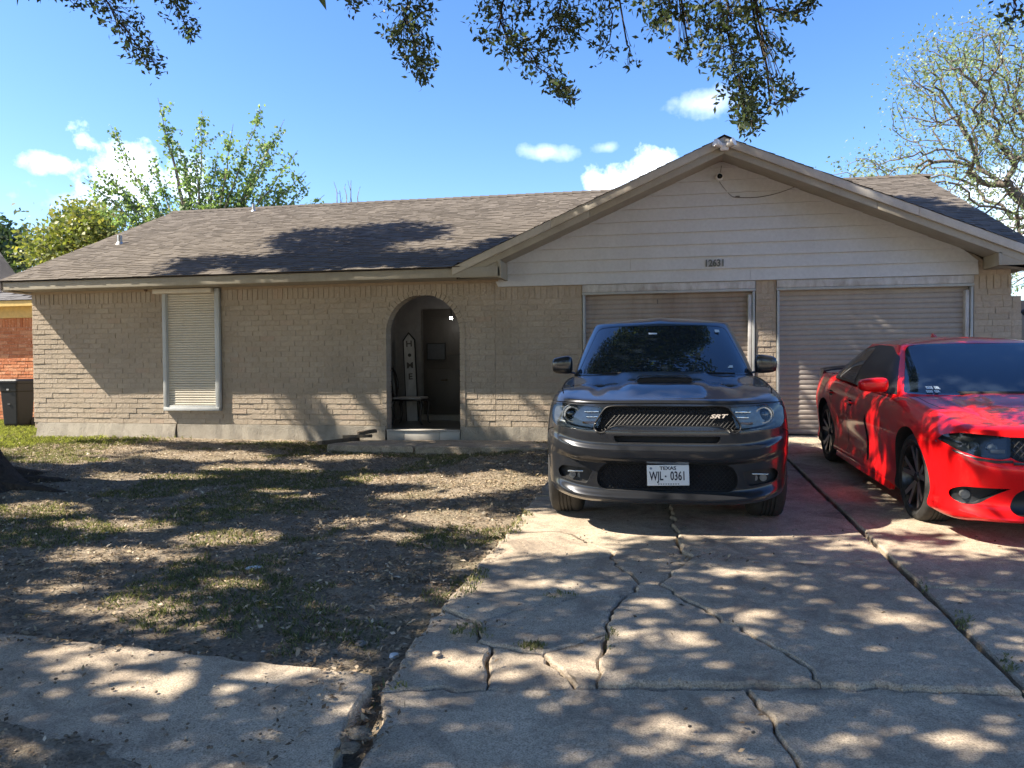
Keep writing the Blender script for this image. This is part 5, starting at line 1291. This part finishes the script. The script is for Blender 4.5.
# shade patches on the roof
for (cx, cy, rx, ry, n) in [(330,243,55,14,420),(400,232,40,10,200),(300,262,45,5,130),(400,262,60,5,180),(470,262,30,6,110),(520,247,40,9,220),(560,238,25,7,120),(965,222,60,14,520),(900,205,35,6,170),(1005,240,40,14,300),(760,160,300,2,0)]:
    a = rng.uniform(0, 2*PI, n); r = np.sqrt(rng.uniform(0, 1, n)); 
    for u, v in zip(cx+rx*r*np.cos(a), cy+ry*r*np.sin(a)):
        Pp = onplane(u, v, [0, -RS, 1], RZ0-RS*RY0); g = to_ground(Pp); tx = np.append(tx, g[0]); ty = np.append(ty, g[1])
zmin = np.maximum(4.1, (7.6+.52*ty)/1.145)+np.where(tx > 1.5, .0, .3); h = zmin+rng.uniform(0, 1, len(tx))**1.3*2.4
Cp = np.stack([tx, ty, np.full(len(tx), -.15)], 1)-GRAV*h[:, None]
def in_frame(Q, m=14):
    d = Q-CAM; z = d@F_; x = 512+FPX*(d@R_)/z; y = 384-FPX*(d@U_)/z; return (z > .1) & (x > -m) & (x < 1024+m) & (y > -m)
Cp = Cp[~in_frame(Cp, 22)]
M_BARKM = bark('grey_brown_bark', (.12,.10,.085), (.26,.22,.185))
oak_base = np.array([-7.70, -4.95, -.42])
oak = thing('live_oak', 'broad live oak at the left lawn edge with flared roots and drooping twigs', 'tree', tuple(oak_base))
sel = rng.permutation(len(Cp))[:1500]
trunk = [oak_base+[-.05,.0,.8], oak_base+[-.1,.05,1.7], oak_base+[-.15,-.05,2.7], oak_base+[-.2,-.15,3.5]]
# drooping twigs seen against the sky: outlines as chains (px, py, half width) at ~6 m
DROOP = [([(95,-15,28),(112,12,22),(128,34,15),(145,52,15),(158,70,8)], 520, 6.4), ([(70,-5,10),(76,6,7)], 40, 6.4), ([(165,-12,22),(178,10,14),(190,30,7),(192,40,3)], 260, 6.5), ([(352,-5,12),(356,12,10)], 70, 6.0), ([(405,-15,24),(408,15,26),(412,42,20),(420,62,14),(426,80,4)], 760, 5.8),
 ([(505,-15,34),(500,12,30),(505,40,22),(530,52,24),(545,72,18),(560,88,9),(574,100,4)], 900, 5.9), ([(560,-12,34),(560,15,34),(565,38,20)], 560, 6.0), ([(608,-10,20),(612,15,18),(608,40,15),(602,58,8)], 190, 6.1), ([(628,45,3),(630,66,5)], 26, 6.1),
 ([(668,-12,28),(668,12,26),(660,30,10)], 360, 5.6), ([(725,-15,36),(728,15,36),(730,45,30),(735,70,30),(742,92,22),(745,112,12),(750,130,8)], 1500, 5.5), ([(690,45,14),(688,58,8)], 90, 5.6), ([(760,8,26),(785,14,10),(805,8,6),(816,0,4)], 230, 5.5), ([(765,35,18),(778,55,10)], 130, 5.6), ([(770,78,16),(785,84,6)], 90, 5.5), ([(770,105,16),(785,100,8),(797,92,4)], 110, 5.5), ([(720,-30,90),(560,-30,60)], 500, 5.8), ([(1012,-8,22),(1016,10,14),(1012,20,12)], 90, 5.2)]
tips = []; tw = MB()
for ch_, n, dep in DROOP:
    ch_ = np.array(ch_, float); L = np.r_[0, np.cumsum(np.hypot(np.diff(ch_[:, 0]), np.diff(ch_[:, 1])))]
    u = rng.uniform(0, L[-1], n); x = np.interp(u, L, ch_[:, 0]); y = np.interp(u, L, ch_[:, 1]); w = np.interp(u, L, ch_[:, 2])
    k = max(3, int(n/5)); idx = rng.integers(0, n, k)             # small rosettes
    ang = rng.uniform(0, 2*PI, k); rr = np.sqrt(rng.uniform(0, 1, k))*(.8+.4*rng.random(k))
    rx = x[idx]+np.cos(ang)*rr*w[idx]*1.15; ry = y[idx]+np.sin(ang)*rr*w[idx]*.8; dd = dep+rng.normal(0, .22, k)
    ctr = np.array([at_depth(a, b, c) for a, b, c in zip(rx, ry, dd)])
    tips.append(ctr)
    # the twig that carries them
    pts = [at_depth(a, b, dep) for a, b, _ in ch_]; pts = resample(np.array([pts[0]+np.array([0, 0, .9])]+pts), 12) if False else np.array([pts[0]+np.array([-.15, .1, .9])]+pts)
    seg = []
    for i in range(len(pts)-1):
        for t in np.linspace(0, 1, 4)[:-1]: seg.append(pts[i]*(1-t)+pts[i+1]*t+rng.normal(0, .012, 3))
    tw = MB(); seg.append(pts[-1]); tw.tube(seg, list(np.linspace(.010, .0025, len(seg))), 5)
    A = np.array(seg)
    for c in ctr[::2]:
        j = int(np.argmin(np.linalg.norm(A-c, axis=1)+np.maximum(0, c[2]-A[:, 2])*.0)); j = max(0, j-2); m = (A[j]+c)/2+np.array([0, 0, .02])+rng.normal(0, .012, 3); tw.tube([A[j], m, c], [.0035, .0028, .0015], 3, cap=False)
    tw.V = [tuple(np.array(v)-oak_base) for v in tw.V]; tw.build('twig', M_BARK, oak)
TIPS = np.concatenate(tips)
nodes, par = grow(np.array([oak_base]+trunk), np.concatenate([Cp[sel], np.array([at_depth(c[0][0][0], c[0][0][1]-8, c[2])+np.array([-.15,.1,.9]) for c in DROOP])]), .25)
ok = np.ones(len(nodes), bool)
for i_ in range(1, len(nodes)):
    seg_ = np.array([nodes[par[i_]]*(1-t)+nodes[i_]*t for t in np.linspace(0, 1, 7)]); m_ = 34 if i_ > 4 else -50
    ok[i_] = ok[par[i_]] and not in_frame(seg_, m_).any()
okp = ok.copy()
V, F = branch_mesh(nodes, par, .008, .30, 2.4, 8, ok)
mk('limb', np.array(V)-oak_base, F, M_BARK, oak, smooth=True)
big = np.repeat(Cp, 11, 0)+rng.normal(0, .13, (len(Cp)*11, 3)); big = big[~in_frame(big, 4)]; bt_ = big+GRAV*(big[:, 2:3]+.15); big = big[(lit_amount(bt_[:, 0], bt_[:, 1]) > .92) | (rng.random(len(big)) < .06)]
leaves('crown', big-oak_base, .150, M_OAKD, oak, wr=.52)
small = np.repeat(TIPS, 6, 0)+rng.normal(0, .025, (len(TIPS)*6, 3)); leaves('drooping_foliage', small-oak_base, .050, M_HANG, oak, wr=.46, zb=-.1)
# trunk with root flare
tv = []; tf = []; nn = 64; hs = [-.25, -.05, .08, .18, .30, .45, .7, 1.0, 1.5, 2.1, 2.8, 3.4, 3.9]
lob = [(.15, .55), (1.6, .35), (2.7, .5), (3.9, .45), (5.2, .55), (-.35, .5)]
for h_ in hs:
    for k in range(nn):
        a = 2*PI*k/nn; r = .40-.03*h_-(.12 if h_ > 3.5 else 0); fl = math.exp(-max(h_, -.05)/.34)
        fl2 = sum(q*max(0, math.cos((a-c)))**14 for c, q in lob)
        r += fl*(.50+.45*fl2)+.10*math.exp(-max(h_, 0)/.6)+.02*math.sin(a*7+h_*2)+.012*math.sin(a*19)
        tv.append((r*math.cos(a)-.07*h_, r*math.sin(a), h_+.05))
for i in range(len(hs)-1):
    for k in range(nn): tf.append((i*nn+k, i*nn+(k+1) % nn, (i+1)*nn+(k+1) % nn, (i+1)*nn+k))
mk('trunk', tv, tf, M_BARK, oak, smooth=True)
rt_ = MB()
for (a, L, r) in ((-.12, 1.1, .09), (.35, 1.0, .08), (-.75, 1.0, .09), (.9, .8, .08)):
    pts = []
    for t in np.linspace(0, 1, 10):
        x = math.cos(a+.25*t)*(.45+L*t); y = math.sin(a+.25*t)*(.45+L*t); gz = float(ground_z(oak_base[0]+x, oak_base[1]+y))-oak_base[2]; pts.append((x, y, gz+.05*(1-t)-.05*t+random.uniform(-.01, .01)))
    rt_.tube(pts, list(np.linspace(r*1.3, r*.3, 10)), 8)
rt_.build('root', M_BARK, oak, smooth=True)

# tall sparse tree behind the roof
def shoots(name, label, base_px, tipspx, Y, leafn, lsize, mat, barkm, group=None, width=.17, start=.2):
    b0 = onY(*base_px, Y); base = np.array([b0[0], Y, -.2]); t = thing(name, label, 'tree', tuple(base), group=group); mb = MB(); fork = np.array([b0[0], Y, max(b0[2]-1.5, .8)])
    mb.tube([base, (base+fork)/2+[.05, 0, 0], fork], [.16, .13, .11], 8); LC = []
    for (x, y) in tipspx:
        tip = onY(x, y, Y+rng.uniform(-1, 1)); mid = fork*.5+tip*.5+np.array([(tip[0]-fork[0])*.10, 0, .25])+rng.normal(0, .1, 3)
        P_ = np.array([(1-u)**2*fork+2*u*(1-u)*mid+u*u*tip+rng.normal(0, .02, 3) for u in np.linspace(0, 1, 14)]); mb.tube(P_, list(np.linspace(.05, .006, 14)), 5)
        for q in range(int(leafn*rng.uniform(.7, 1.3))):
            u = start+(1-start)*rng.random()**.8; c = P_[min(13, int(u*13))]; w = width*(1.5-u); LC.append(c+rng.normal(0, w, 3)+np.array([0, 0, -.04]))
        for q in range(5):                          # short side twigs
            i = rng.integers(4, 13); e = P_[i]+rng.normal(0, .28, 3)*[1, 1, .6]+[0, 0, .15]; mb.tube([P_[i], (P_[i]+e)/2+[0, 0, -.02], e], [.010, .007, .004], 3, cap=False)
            LC += [e*(1-v)+P_[i]*v+rng.normal(0, .07, 3) for v in rng.random(int(leafn*.09))]
    mb.V = [tuple(np.array(v)-base) for v in mb.V]; mb.build('trunk', barkm, t, smooth=True); leaves('crown', np.array(LC)-base, lsize, mat, t, wr=.75, zb=-.5); return t
shoots('sparse_tree', 'tall thin-leaved tree with upright shoots rising behind the left roof', (200, 232), [(84,178),(96,165),(110,125),(108,175),(122,195),(135,170),(158,98),(163,118),(178,140),(186,160),(203,110),(196,135),(218,150),(233,124),(228,165),(246,150),(262,108),(265,135),(256,170),(284,120),(276,150),(298,150),(305,172),(310,182),(100,205),(140,205),(150,150),(212,178),(240,185),(270,185),(290,188),(325,195),(206,200),(185,200)], 10.5, 240, .12, M_SPRING, M_BARKL)
shoots('bare_sapling', 'bare twiggy sapling top just showing above the roof ridge', (345, 215), [(335,183),(345,184),(352,180),(360,187),(340,192)], 9.8, 1, .03, M_OLIVE, M_BARKL)
def blob_pts(cx, cy, rx, ry, Y, n, dy=1.5, up=None):
    a = rng.uniform(0, 2*PI, n); r = np.sqrt(rng.uniform(.0, 1, n)); return np.array([onY(cx+rx*q*math.cos(b), cy+ry*q*math.sin(b), Y+rng.uniform(-dy, dy)) for b, q in zip(a, r)])
def bush_tree(name, label, blobs, Y, mat, lsize, per, spread, group=None, barkm=M_BARK, dy=1.5, rt=.008, n=60):
    P_ = np.concatenate([blob_pts(*b, Y, n, dy) for b in blobs]); c = P_.mean(0); base = np.array([c[0], Y, -.25]); zt = P_[:, 2].min()
    return tree(name, label, base, [base+[0, 0, zt*.4], base+[.1, 0, zt*.8]], P_, mat, lsize, per, spread, barkm, rt, .3, group, dict(wr=.7))
bush_tree('leafy_tree', 'bushy yellow-green tree between the neighbouring roof and our roof', [(70,240,34,20),(95,232,24,16),(55,252,26,12),(105,250,24,22),(88,222,22,8)], 15, M_OLIVE, .20, 22, .36)
bush_tree('dark_tree', 'distant dark green tree at the far left edge above the grey roof', [(4,250,26,18),(-30,250,40,30)], 24, M_DKGREEN, .30, 40, .42)
# light leaved tree on the right
rp = np.concatenate([blob_pts(*b, 7.5, n_, 2.0) for b, n_ in (((960,120,70,80),230), ((1010,90,60,70),170), ((1000,200,60,60),150), ((885,175,45,22),55), ((850,185,30,12),16), ((935,70,40,34),60), ((985,50,40,34),60), ((1090,150,90,130),260), ((1010,265,30,30),60))])
rb = np.array([onY(1130, 300, 7.5)[0], 7.5, -.2]); rt0 = onY(1105, 330, 7.5); rt1 = onY(1085, 260, 7.5); rt2 = onY(1060, 235, 7.5)
tree('sparse_tree', 'pale sparse-leaved tree arching over the right end of the roof', rb, [rt0, rt1, rt2, onY(1010, 190, 7.5)], rp, M_SILVER, .085, 14, .24, M_BARKM, .0056, .17, None, dict(wr=.5))
# trees across the street, mirrored in the car glass
for (x, y, h_, r) in ((-9, -30, 8, 4.2), (-1.5, -34, 6, 3), (11, -31, 7, 4.0)):
    P_ = np.array([x, y, h_])+rng.normal(0, 1, (150, 3))*[r*.5, r*.5, h_*.22]; tree('street_tree', 'dense street tree standing across the road behind the photographer', (x, y, -.5), [(x, y, h_*.3), (x, y, h_*.5)], P_, M_DKGREEN, .42, 26, .5, M_BARK, .02, .35, 'trees across the road', dict(wr=.7))

# ---------------------------------------------------------------- ground cover
def on_drive(x, y): return (x > -1.25) & (x < 5.6)
def surf(x, y):
    z = ground_z(x, y); z = np.where((x > -1.19) & (x < 5.6) & (y < 0) & (y > -13), SL*y+.012, z)
    left = (x < -1.38-.02*y*0) & (y < -8.66-.06*(x+1.4)*-1*0) & (y > -10.6)
    lim = -8.64-(x+3.36)*.075; left = (x < -1.32) & (y < lim) & (y > -10.6)
    return np.where(left, SL*y+.024, z)
n = 42000; x = rng.uniform(-11.5, -1.1, n); y = rng.uniform(-8.9, -.25, n)
g = fbm(x, y, .8, 4, 41)+.12*np.exp(-((y+.8)/.8)**2)+.10*(x < -8)+np.where(x > -2.6, -.12, 0)
k = g > .03; x, y = x[k], y[k]; n_t = len(x)
bx = np.repeat(x, 5)+rng.normal(0, .022, n_t*5); by = np.repeat(y, 5)+rng.normal(0, .022, n_t*5)
def blades(name, bx, by, hgt, mat, label):
    n = len(bx); z = surf(bx, by)-.004; h = hgt*rng.uniform(.4, 1.3, n); a = rng.uniform(0, 2*PI, n); lean = rng.uniform(.2, 1.1, n)*h; w = .0028+.002*rng.random(n)
    B = np.stack([bx, by, z], 1); s = np.stack([-np.sin(a), np.cos(a), 0*a], 1)*w[:, None]; T = B+np.stack([np.cos(a)*lean, np.sin(a)*lean, h], 1); Mi = B+np.stack([np.cos(a)*lean*.35, np.sin(a)*lean*.35, h*.6], 1)
    V = np.stack([B-s, B+s, Mi+s*.7, T, Mi-s*.7], 1).reshape(-1, 3); F = np.arange(5*n, dtype=np.int32).reshape(-1, 5)
    return tag(mk(name, V, F, mat, attr=rng.beta(2, 2, n)), label, 'grass', kind='stuff')
blades('grass', bx, by, .030, M_GRASS, 'thin patchy dry grass over the shaded bare front lawn')
n = 30000; x = rng.uniform(-16.5, -6.5, n); y = rng.uniform(-2.0, 3.6, n); k = ((x < -11.2) | (y < -.12)) & ((y > -1.35+.25*np.sin(x*2)) | (x < -11)) & ((x < -10.2) | (rng.random(n) < np.clip((-7.5-x)/2.7, 0, 1)**2)) & ~((y < -1) & (x > -10)); x, y = x[k], y[k]
blades('grass', np.repeat(x, 3)+rng.normal(0, .02, len(x)*3), np.repeat(y, 3)+rng.normal(0, .02, len(x)*3), .055, M_LUSH, 'bright lush grass strip at the left corner of the house')
# dry leaves
n = 190000; x = rng.uniform(-11.5, 5.2, n); y = rng.uniform(-11.0, -.15, n)
dens = np.where(x < -1.2, .75+.9*fbm(x, y, 1.1, 4, 51), .006+.010*(fbm(x, y, 1.5, 3, 52) > .12)); dens = np.where((x < -1.3) & (y < -8.75), .03, dens); dens = np.where((x > -1.5) & (x < -1.15), .7, dens)
k = rng.random(n) < dens; x, y = x[k], y[k]; C = np.stack([x, y, surf(x, y)+.010], 1)
for (cx, cy, rx, ry, m) in ((430,575,18,6,160),(395,570,25,8,200),(340,545,60,12,120),(375,440,25,5,120),(368,735,14,14,90),(700,563,30,3,40),(476,630,25,3,40)):
    q = np.array([gnd(cx+rng.normal()*rx, cy+rng.normal()*ry) for _ in range(m)]); C = np.concatenate([C, np.stack([q[:, 0], q[:, 1], surf(q[:, 0], q[:, 1])+.01+rng.random(m)*.015], 1)])
o = leaves('leaf_litter', C, .030, M_LITTER, kind='stuff', wr=.5, flat=.35); tag(o, 'small brown fallen leaves strewn over lawn, pavement and driveway', 'leaves')
# acorns
V = []; F = []; m = 400; ico = bmesh.new(); bmesh.ops.create_icosphere(ico, subdivisions=1, radius=1); iv = np.array([v.co for v in ico.verts]); iff = np.array([[v.index for v in f.verts] for f in ico.faces]); ico.free()
ax = np.r_[rng.uniform(-4.2, -1.3, m//2), rng.uniform(-1.2, 4.5, m//3), rng.uniform(-8, -1.3, m-m//2-m//3)]; ay = np.r_[rng.normal(-9.35, .35, m//2), rng.uniform(-10, -5.6, m//3), rng.uniform(-8.6, -5, m-m//2-m//3)]
az_ = surf(ax, ay); VV = []; FF = []
for i in range(m):
    s = rng.uniform(.004, .0075)*np.array([1.35, 1, .9]); a = rng.uniform(0, PI); R2 = np.array([[math.cos(a), -math.sin(a), 0], [math.sin(a), math.cos(a), 0], [0, 0, 1]]); VV.append((iv*s)@R2.T+[ax[i], ay[i], az_[i]+.006]); FF.append(iff+i*len(iv))
tag(mk('acorns', np.concatenate(VV), np.concatenate(FF), brick_mat('acorn_shell', [(0, (.10,.07,.045)), (.6, (.22,.17,.12)), (1, (.42,.37,.29))], .1), smooth=True, attr=np.repeat(rng.random(m), len(iff))), 'tiny fallen acorns and pebbles dotted over the pavement', 'acorns', kind='stuff')
# a few stones, scraps
def stone(name, label, cat, px, py, s, mat, sq=(1, 1, .6)):
    g = gnd(px, py); z = float(surf(np.array([g[0]]), np.array([g[1]]))[0]); bm = bmesh.new(); bmesh.ops.create_icosphere(bm, subdivisions=3, radius=s)
    for v in bm.verts:
        n_ = mnoise.noise(v.co*(2.2/s)+Vector((px, py, 0))); v.co *= 1+.28*n_; v.co = Vector((v.co.x*sq[0], v.co.y*sq[1], v.co.z*sq[2]))
    o = from_bm(name, bm, mat, None, angle=50); o.location = (g[0], g[1], z+s*sq[2]*.45); o.rotation_euler.z = random.random()*3; return tag(o, label, cat)
M_STONE = simple('field_stone', (.25,.215,.175), .95, bump=.01, nscale=30)
stone('stone', 'rounded tan stone half buried in soil beside the driveway edge', 'stone', 361, 633, .026, M_STONE, (1.4, 1, .5))
stone('stone', 'small brown stone on the soil left of the broken slab corner', 'stone', 398, 590, .022, M_STONE)
stone('concrete_chunk', 'loose grey chunk of concrete on the cracked corner slab', 'rubble', 437, 657, .020, M_CONC, (1.3, 1, .5))
M_SCRAP = simple('white_scrap', (.70,.72,.72), .7, var=.05)
stone('paper_scrap', 'crumpled white paper scrap lying in mid lawn', 'litter', 254, 560, .038, M_SCRAP, (1.5, .8, .3)); stone('paper_scrap', 'small white paper scrap beside the left driveway edge', 'litter', 394, 646, .024, M_SCRAP, (1.2, .9, .5))
stone('soil_clod', 'dark clod of soil and roots in the gap right of the pavement end', 'soil', 358, 738, .035, M_DIRT, (1.1, 1.6, .5)); stone('soil_clod', 'ragged mound of soil between the pavement end and the driveway', 'soil', 350, 752, .03, M_DIRT, (1.4, 1.2, .4))
# old boards by the step
for i, (lab, x0, y0_, z0, a, L, w, h_, tl) in enumerate((('longest dark weathered board lying at the bottom left of the porch step', -5.0, -.62, -.10, 1.0, .70, .13, .06, .02), ('middle split board crossing the pile left of the porch step', -4.80, -.36, -.05, -.25, .50, .12, .05, .06), ('short top board of the rotten pile left of the porch step', -4.68, -.24, .01, .7, .30, .11, .05, .10))):
    b = MB().box(-L/2, L/2, -w/2, w/2, -h_/2, h_/2).build('old_board', weathered('rotten_board', (.17,.13,.09), (.06,.045,.035), .8, .95, 8), None, bevel=.006); b.location = (x0, y0_, z0); b.rotation_euler = (random.uniform(-.1, .1), -tl, a); tag(b, lab, 'board', 'rotten boards beside the porch step')
# ---------------------------------------------------------------- neighbours
nb = thing('neighbour_house', 'orange brick house with yellow frieze and grey roof beyond the left corner', 'house', (-18, 4, -.2)); NB = np.array([-18, 4, -.2])
def nbp(o): o.location = (-NB[0], -NB[1], -NB[2]); return o
NY = 3.4; nx1 = -14.2; zt = float(onY(20, 318, NY)[2]); ze = float(onY(20, 303, NY)[2])
mb = MB(); lay_bricks(mb, -19, nx1, -.15, zt-.22, .078, .22, lambda a, b, c, d: [(a, b)] if b-a > .02 else [], 71, NY)
xx = -19
while xx < nx1-.05: mb.box(xx+.004, min(xx+.074, nx1)-.002, NY+random.uniform(-.004, .004), NY+.05, zt-.215, zt-.005, random.random()); xx += .08
nbp(mb.build('brick_wall', M_ORANGE, nb, attr=True)); nbp(MB().box(-19, nx1-.01, NY+.012, 12, -.3, zt).build('mortar_wall', M_OMORTAR, nb))
nbp(MB().box(-19.4, nx1+.05, NY-.06, NY+.02, zt, ze-.05).box(-19.5, nx1+.35, NY-.34, NY-.30, ze-.10, ze+.03).box(-19.5, nx1+.3, NY-.3, NY, ze-.07, ze-.05).build('frieze_board', simple('mustard_trim', (.60,.42,.13), .6), nb))
nr = MB(); NS = .42; ncs = 1/math.hypot(1, NS); nsn = NS*ncs; tabs(nr, -28, nx1+.35, 5.2, lambda u, d, h: (u-0*d, NY-.36+d*ncs-h*nsn, ze+.03+d*nsn+h*ncs), 77, .3, .14, lambda u, d: u < nx1+.35-d*2.6)
nr.add([(-28, NY-.35, ze+.02), (nx1+.34, NY-.35, ze+.02), (nx1+.34-5.2*2.6, NY-.36+5.2*ncs, ze+.02+5.2*nsn), (-19.5, NY-.36+5.2*ncs, ze+.02+5.2*nsn)], [(0,1,2,3)]); nr.add([(nx1+.34, NY-.35, ze+.02), (nx1+.34, NY+9.5, ze+.02), (nx1+.34-5.2*2.6, NY-.36+5.2*ncs, ze+.02+5.2*nsn)], [(0,1,2)])
nbp(mk('roof', nr.V, nr.F, M_SHINGLE_GREY, nb, attr=nr.A))
# wheelie bin
bp = onY(20, 428, 1.8); bn = thing('trash_bin', 'black wheeled trash bin standing at the left corner of the house', 'bin', (-13.17, 1.8, -.17), (0, 0, .08)); bn.scale = (.70, .8, 1.08); bm = bmesh.new()
M_BIN = simple('black_bin_plastic', (.005,.005,.006), .55, var=.15)
def ringb(w, d, z, r=.05, n=5):
    pts = []
    for cx, cy, a0 in ((w-r, -d+r, -PI/2), (w-r, d-r, 0), (-w+r, d-r, PI/2), (-w+r, -d+r, PI)):
        for t in np.linspace(0, PI/2, n): pts.append((cx+r*math.cos(a0+t), cy+r*math.sin(a0+t), z))
    return pts
rings = [ringb(.225, .25, .04), ringb(.235, .27, .10), ringb(.27, .32, .70), ringb(.285, .33, .72), ringb(.30, .345, .86), ringb(.325, .365, .87), ringb(.325, .365, .895)]
V = [p for r in rings for p in r]; m = len(rings[0]); F = [(i*m+k, i*m+(k+1) % m, (i+1)*m+(k+1) % m, (i+1)*m+k) for i in range(len(rings)-1) for k in range(m)]+[tuple(range(m-1, -1, -1))]
mk('body', V, F, M_BIN, bn, smooth=False)
ld = [ringb(.335, .375, .895), ringb(.335, .375, .915), ringb(.29, .33, .945)]; V = [p for r in ld for p in r]; F = [(i*m+k, i*m+(k+1) % m, (i+1)*m+(k+1) % m, (i+1)*m+k) for i in range(2) for k in range(m)]+[tuple(range(m-1, -1, -1)), tuple(range(2*m, 3*m))]; mk('lid', V, F, M_BIN, bn)
MB().box(-.035, .035, -.347, -.34, .735, .765).build('badge', simple('pale_badge', (.35,.36,.36), .5), bn); MB().box(-.04, .04, -.318, -.306, .47, .48).build('grip_bar', simple('bin_bar', (.25,.25,.25), .5), bn)
for s in (-1, 1):
    V, F = lathe([(.02, -.025), (.09, -.025), (.10, -.015), (.10, .015), (.09, .025), (.02, .025)], 'x', 20, (s*.24, .27, .10)); MB().add(V, F).build('wheel', M_BLKR, bn, smooth=True)
# wooden fence on the right
fz = float(onY(1016, 301, 1.2)[2]); fe = thing('wooden_fence', 'weathered grey board fence at the right end of the house', 'fence', (6, 1.2, -.2)); fb = MB(); x = 4.93
while x < 9: w = random.uniform(.13, .145); fb.box(x-6, x+w-6, random.uniform(-.004, .004), .02, 0, fz+.2+random.uniform(-.02, .015)); x += w+.006
fb.build('board', weathered('fence_wood', (.27,.235,.20), (.12,.10,.085), .7, .9, 5), fe); MB().box(-1.05, 3, .025, .06, .5, .59).box(-1.05, 3, .025, .06, fz-.2, fz-.11).build('rail', simple('rail_wood', (.2,.17,.14), .9), fe)
ip = onY(1010, 314, .55); ir = thing('iron_ornament', 'black wrought iron spear-shaped ornament in front of the board fence', 'ornament', tuple(ip))
mb = MB(); mb.tube([(0, 0, 0), (.04, 0, .004), (.10, 0, .012), (.17, 0, .03), (.26, 0, .045), (.5, 0, .03)], [.004, .018, .014, .035, .05, .05], 8); mb.tube([(.17, 0, .0), (.24, 0, -.05), (.34, 0, -.09), (.5, 0, -.06)], [.008, .025, .03, .02], 8); mb.build('spear', M_BLACKM, ir, smooth=True)
mb = MB(); mb.tube([(.45, 0, .03), (.45, 0, -2.2+0)], .02, 8); mb.build('post', M_BLACKM, ir, smooth=True)

# soil that has crept over the lower part of the left pavement slab
xs_ = np.arange(-5.2, -1.36, .03); ys_ = np.arange(-10.6, -9.0, .03); XX, YY = np.meshgrid(xs_, ys_)
edge_ = -9.42-.30*sstep(-2.2, -1.5, XX)+.22*fbm(XX, YY*0+3, 1.6, 3, 61)-.10*sstep(-3.2, -4.6, XX)
hh_ = np.clip((edge_-YY)*.10, -.03, .016)+.020*fbm(XX, YY, 7, 4, 63)
ZZ = SL*YY+.020+hh_-.004
VV_ = np.stack([XX, YY, ZZ], -1).reshape(-1, 3); ny_, nx_ = XX.shape; ii, jj = np.meshgrid(np.arange(nx_-1), np.arange(ny_-1)); a = (jj*nx_+ii).ravel()
tag(mk('soil', VV_, np.stack([a, a+1, a+nx_+1, a+nx_], -1), M_DIRT, smooth=True), kind='structure')
q = rng.uniform(0, 1, (1500, 2))*[3.6, 1.25]+[-5.1, -10.6]; i_ = ((q[:, 1]+10.6)/.03).astype(int).clip(0, ny_-1); j_ = ((q[:, 0]+5.2)/.03).astype(int).clip(0, nx_-1); k = hh_[i_, j_] > .004; q = q[k]
tag(leaves('leaf_litter', np.stack([q[:, 0], q[:, 1], ZZ[i_[k], j_[k]]+.006], 1), .026, M_LITTER, kind='stuff', wr=.6, flat=.3), 'small leaf scraps and husks on the soil over the pavement corner', 'leaves')
n = 60; x = rng.uniform(-3.4, -2.2, n); y = rng.uniform(-10.1, -9.75, n); blades('grass', np.repeat(x, 4)+rng.normal(0, .015, n*4), np.repeat(y, 4)+rng.normal(0, .015, n*4), .05, M_LUSH, 'few green grass blades sprouting from the soil on the pavement')

n = 14000; x = rng.uniform(-11, -1.25, n); y = rng.uniform(-8.7, -.4, n); k = rng.random(n) < .35+1.2*fbm(x, y, 1.6, 4, 71); x, y = x[k], y[k]
tag(leaves('leaf_litter', np.stack([x, y, surf(x, y)+.014], 1), .046, leaf_mat('pale_dry_leaves', [(0, (.22,.15,.09)), (.5, (.42,.33,.22)), (1, (.70,.62,.50))], .1, .8), kind='stuff', wr=.5, flat=.35), 'larger pale curled oak leaves scattered over the bare lawn', 'leaves')

wx = []; wy = []
for (cx, cy, rx, ry, m) in ((532,648,8,1.5,26),(476,632,8,3,14),(560,597,10,1.5,8),(963,622,5,5,16),(612,640,3,6,6),(458,632,8,3,10),(925,585,3,4,8),(1008,668,4,5,10)):
    for _ in range(m): q = gnd(cx+rng.normal()*rx, cy+rng.normal()*ry); wx.append(q[0]); wy.append(q[1])
wx = np.repeat(wx, 5)+rng.normal(0, .010, len(wx)*5); wy = np.repeat(wy, 5)+rng.normal(0, .010, len(wy)*5)
blades('grass', wx, wy, .020, M_GRASS, 'tiny weeds growing out of the driveway cracks')
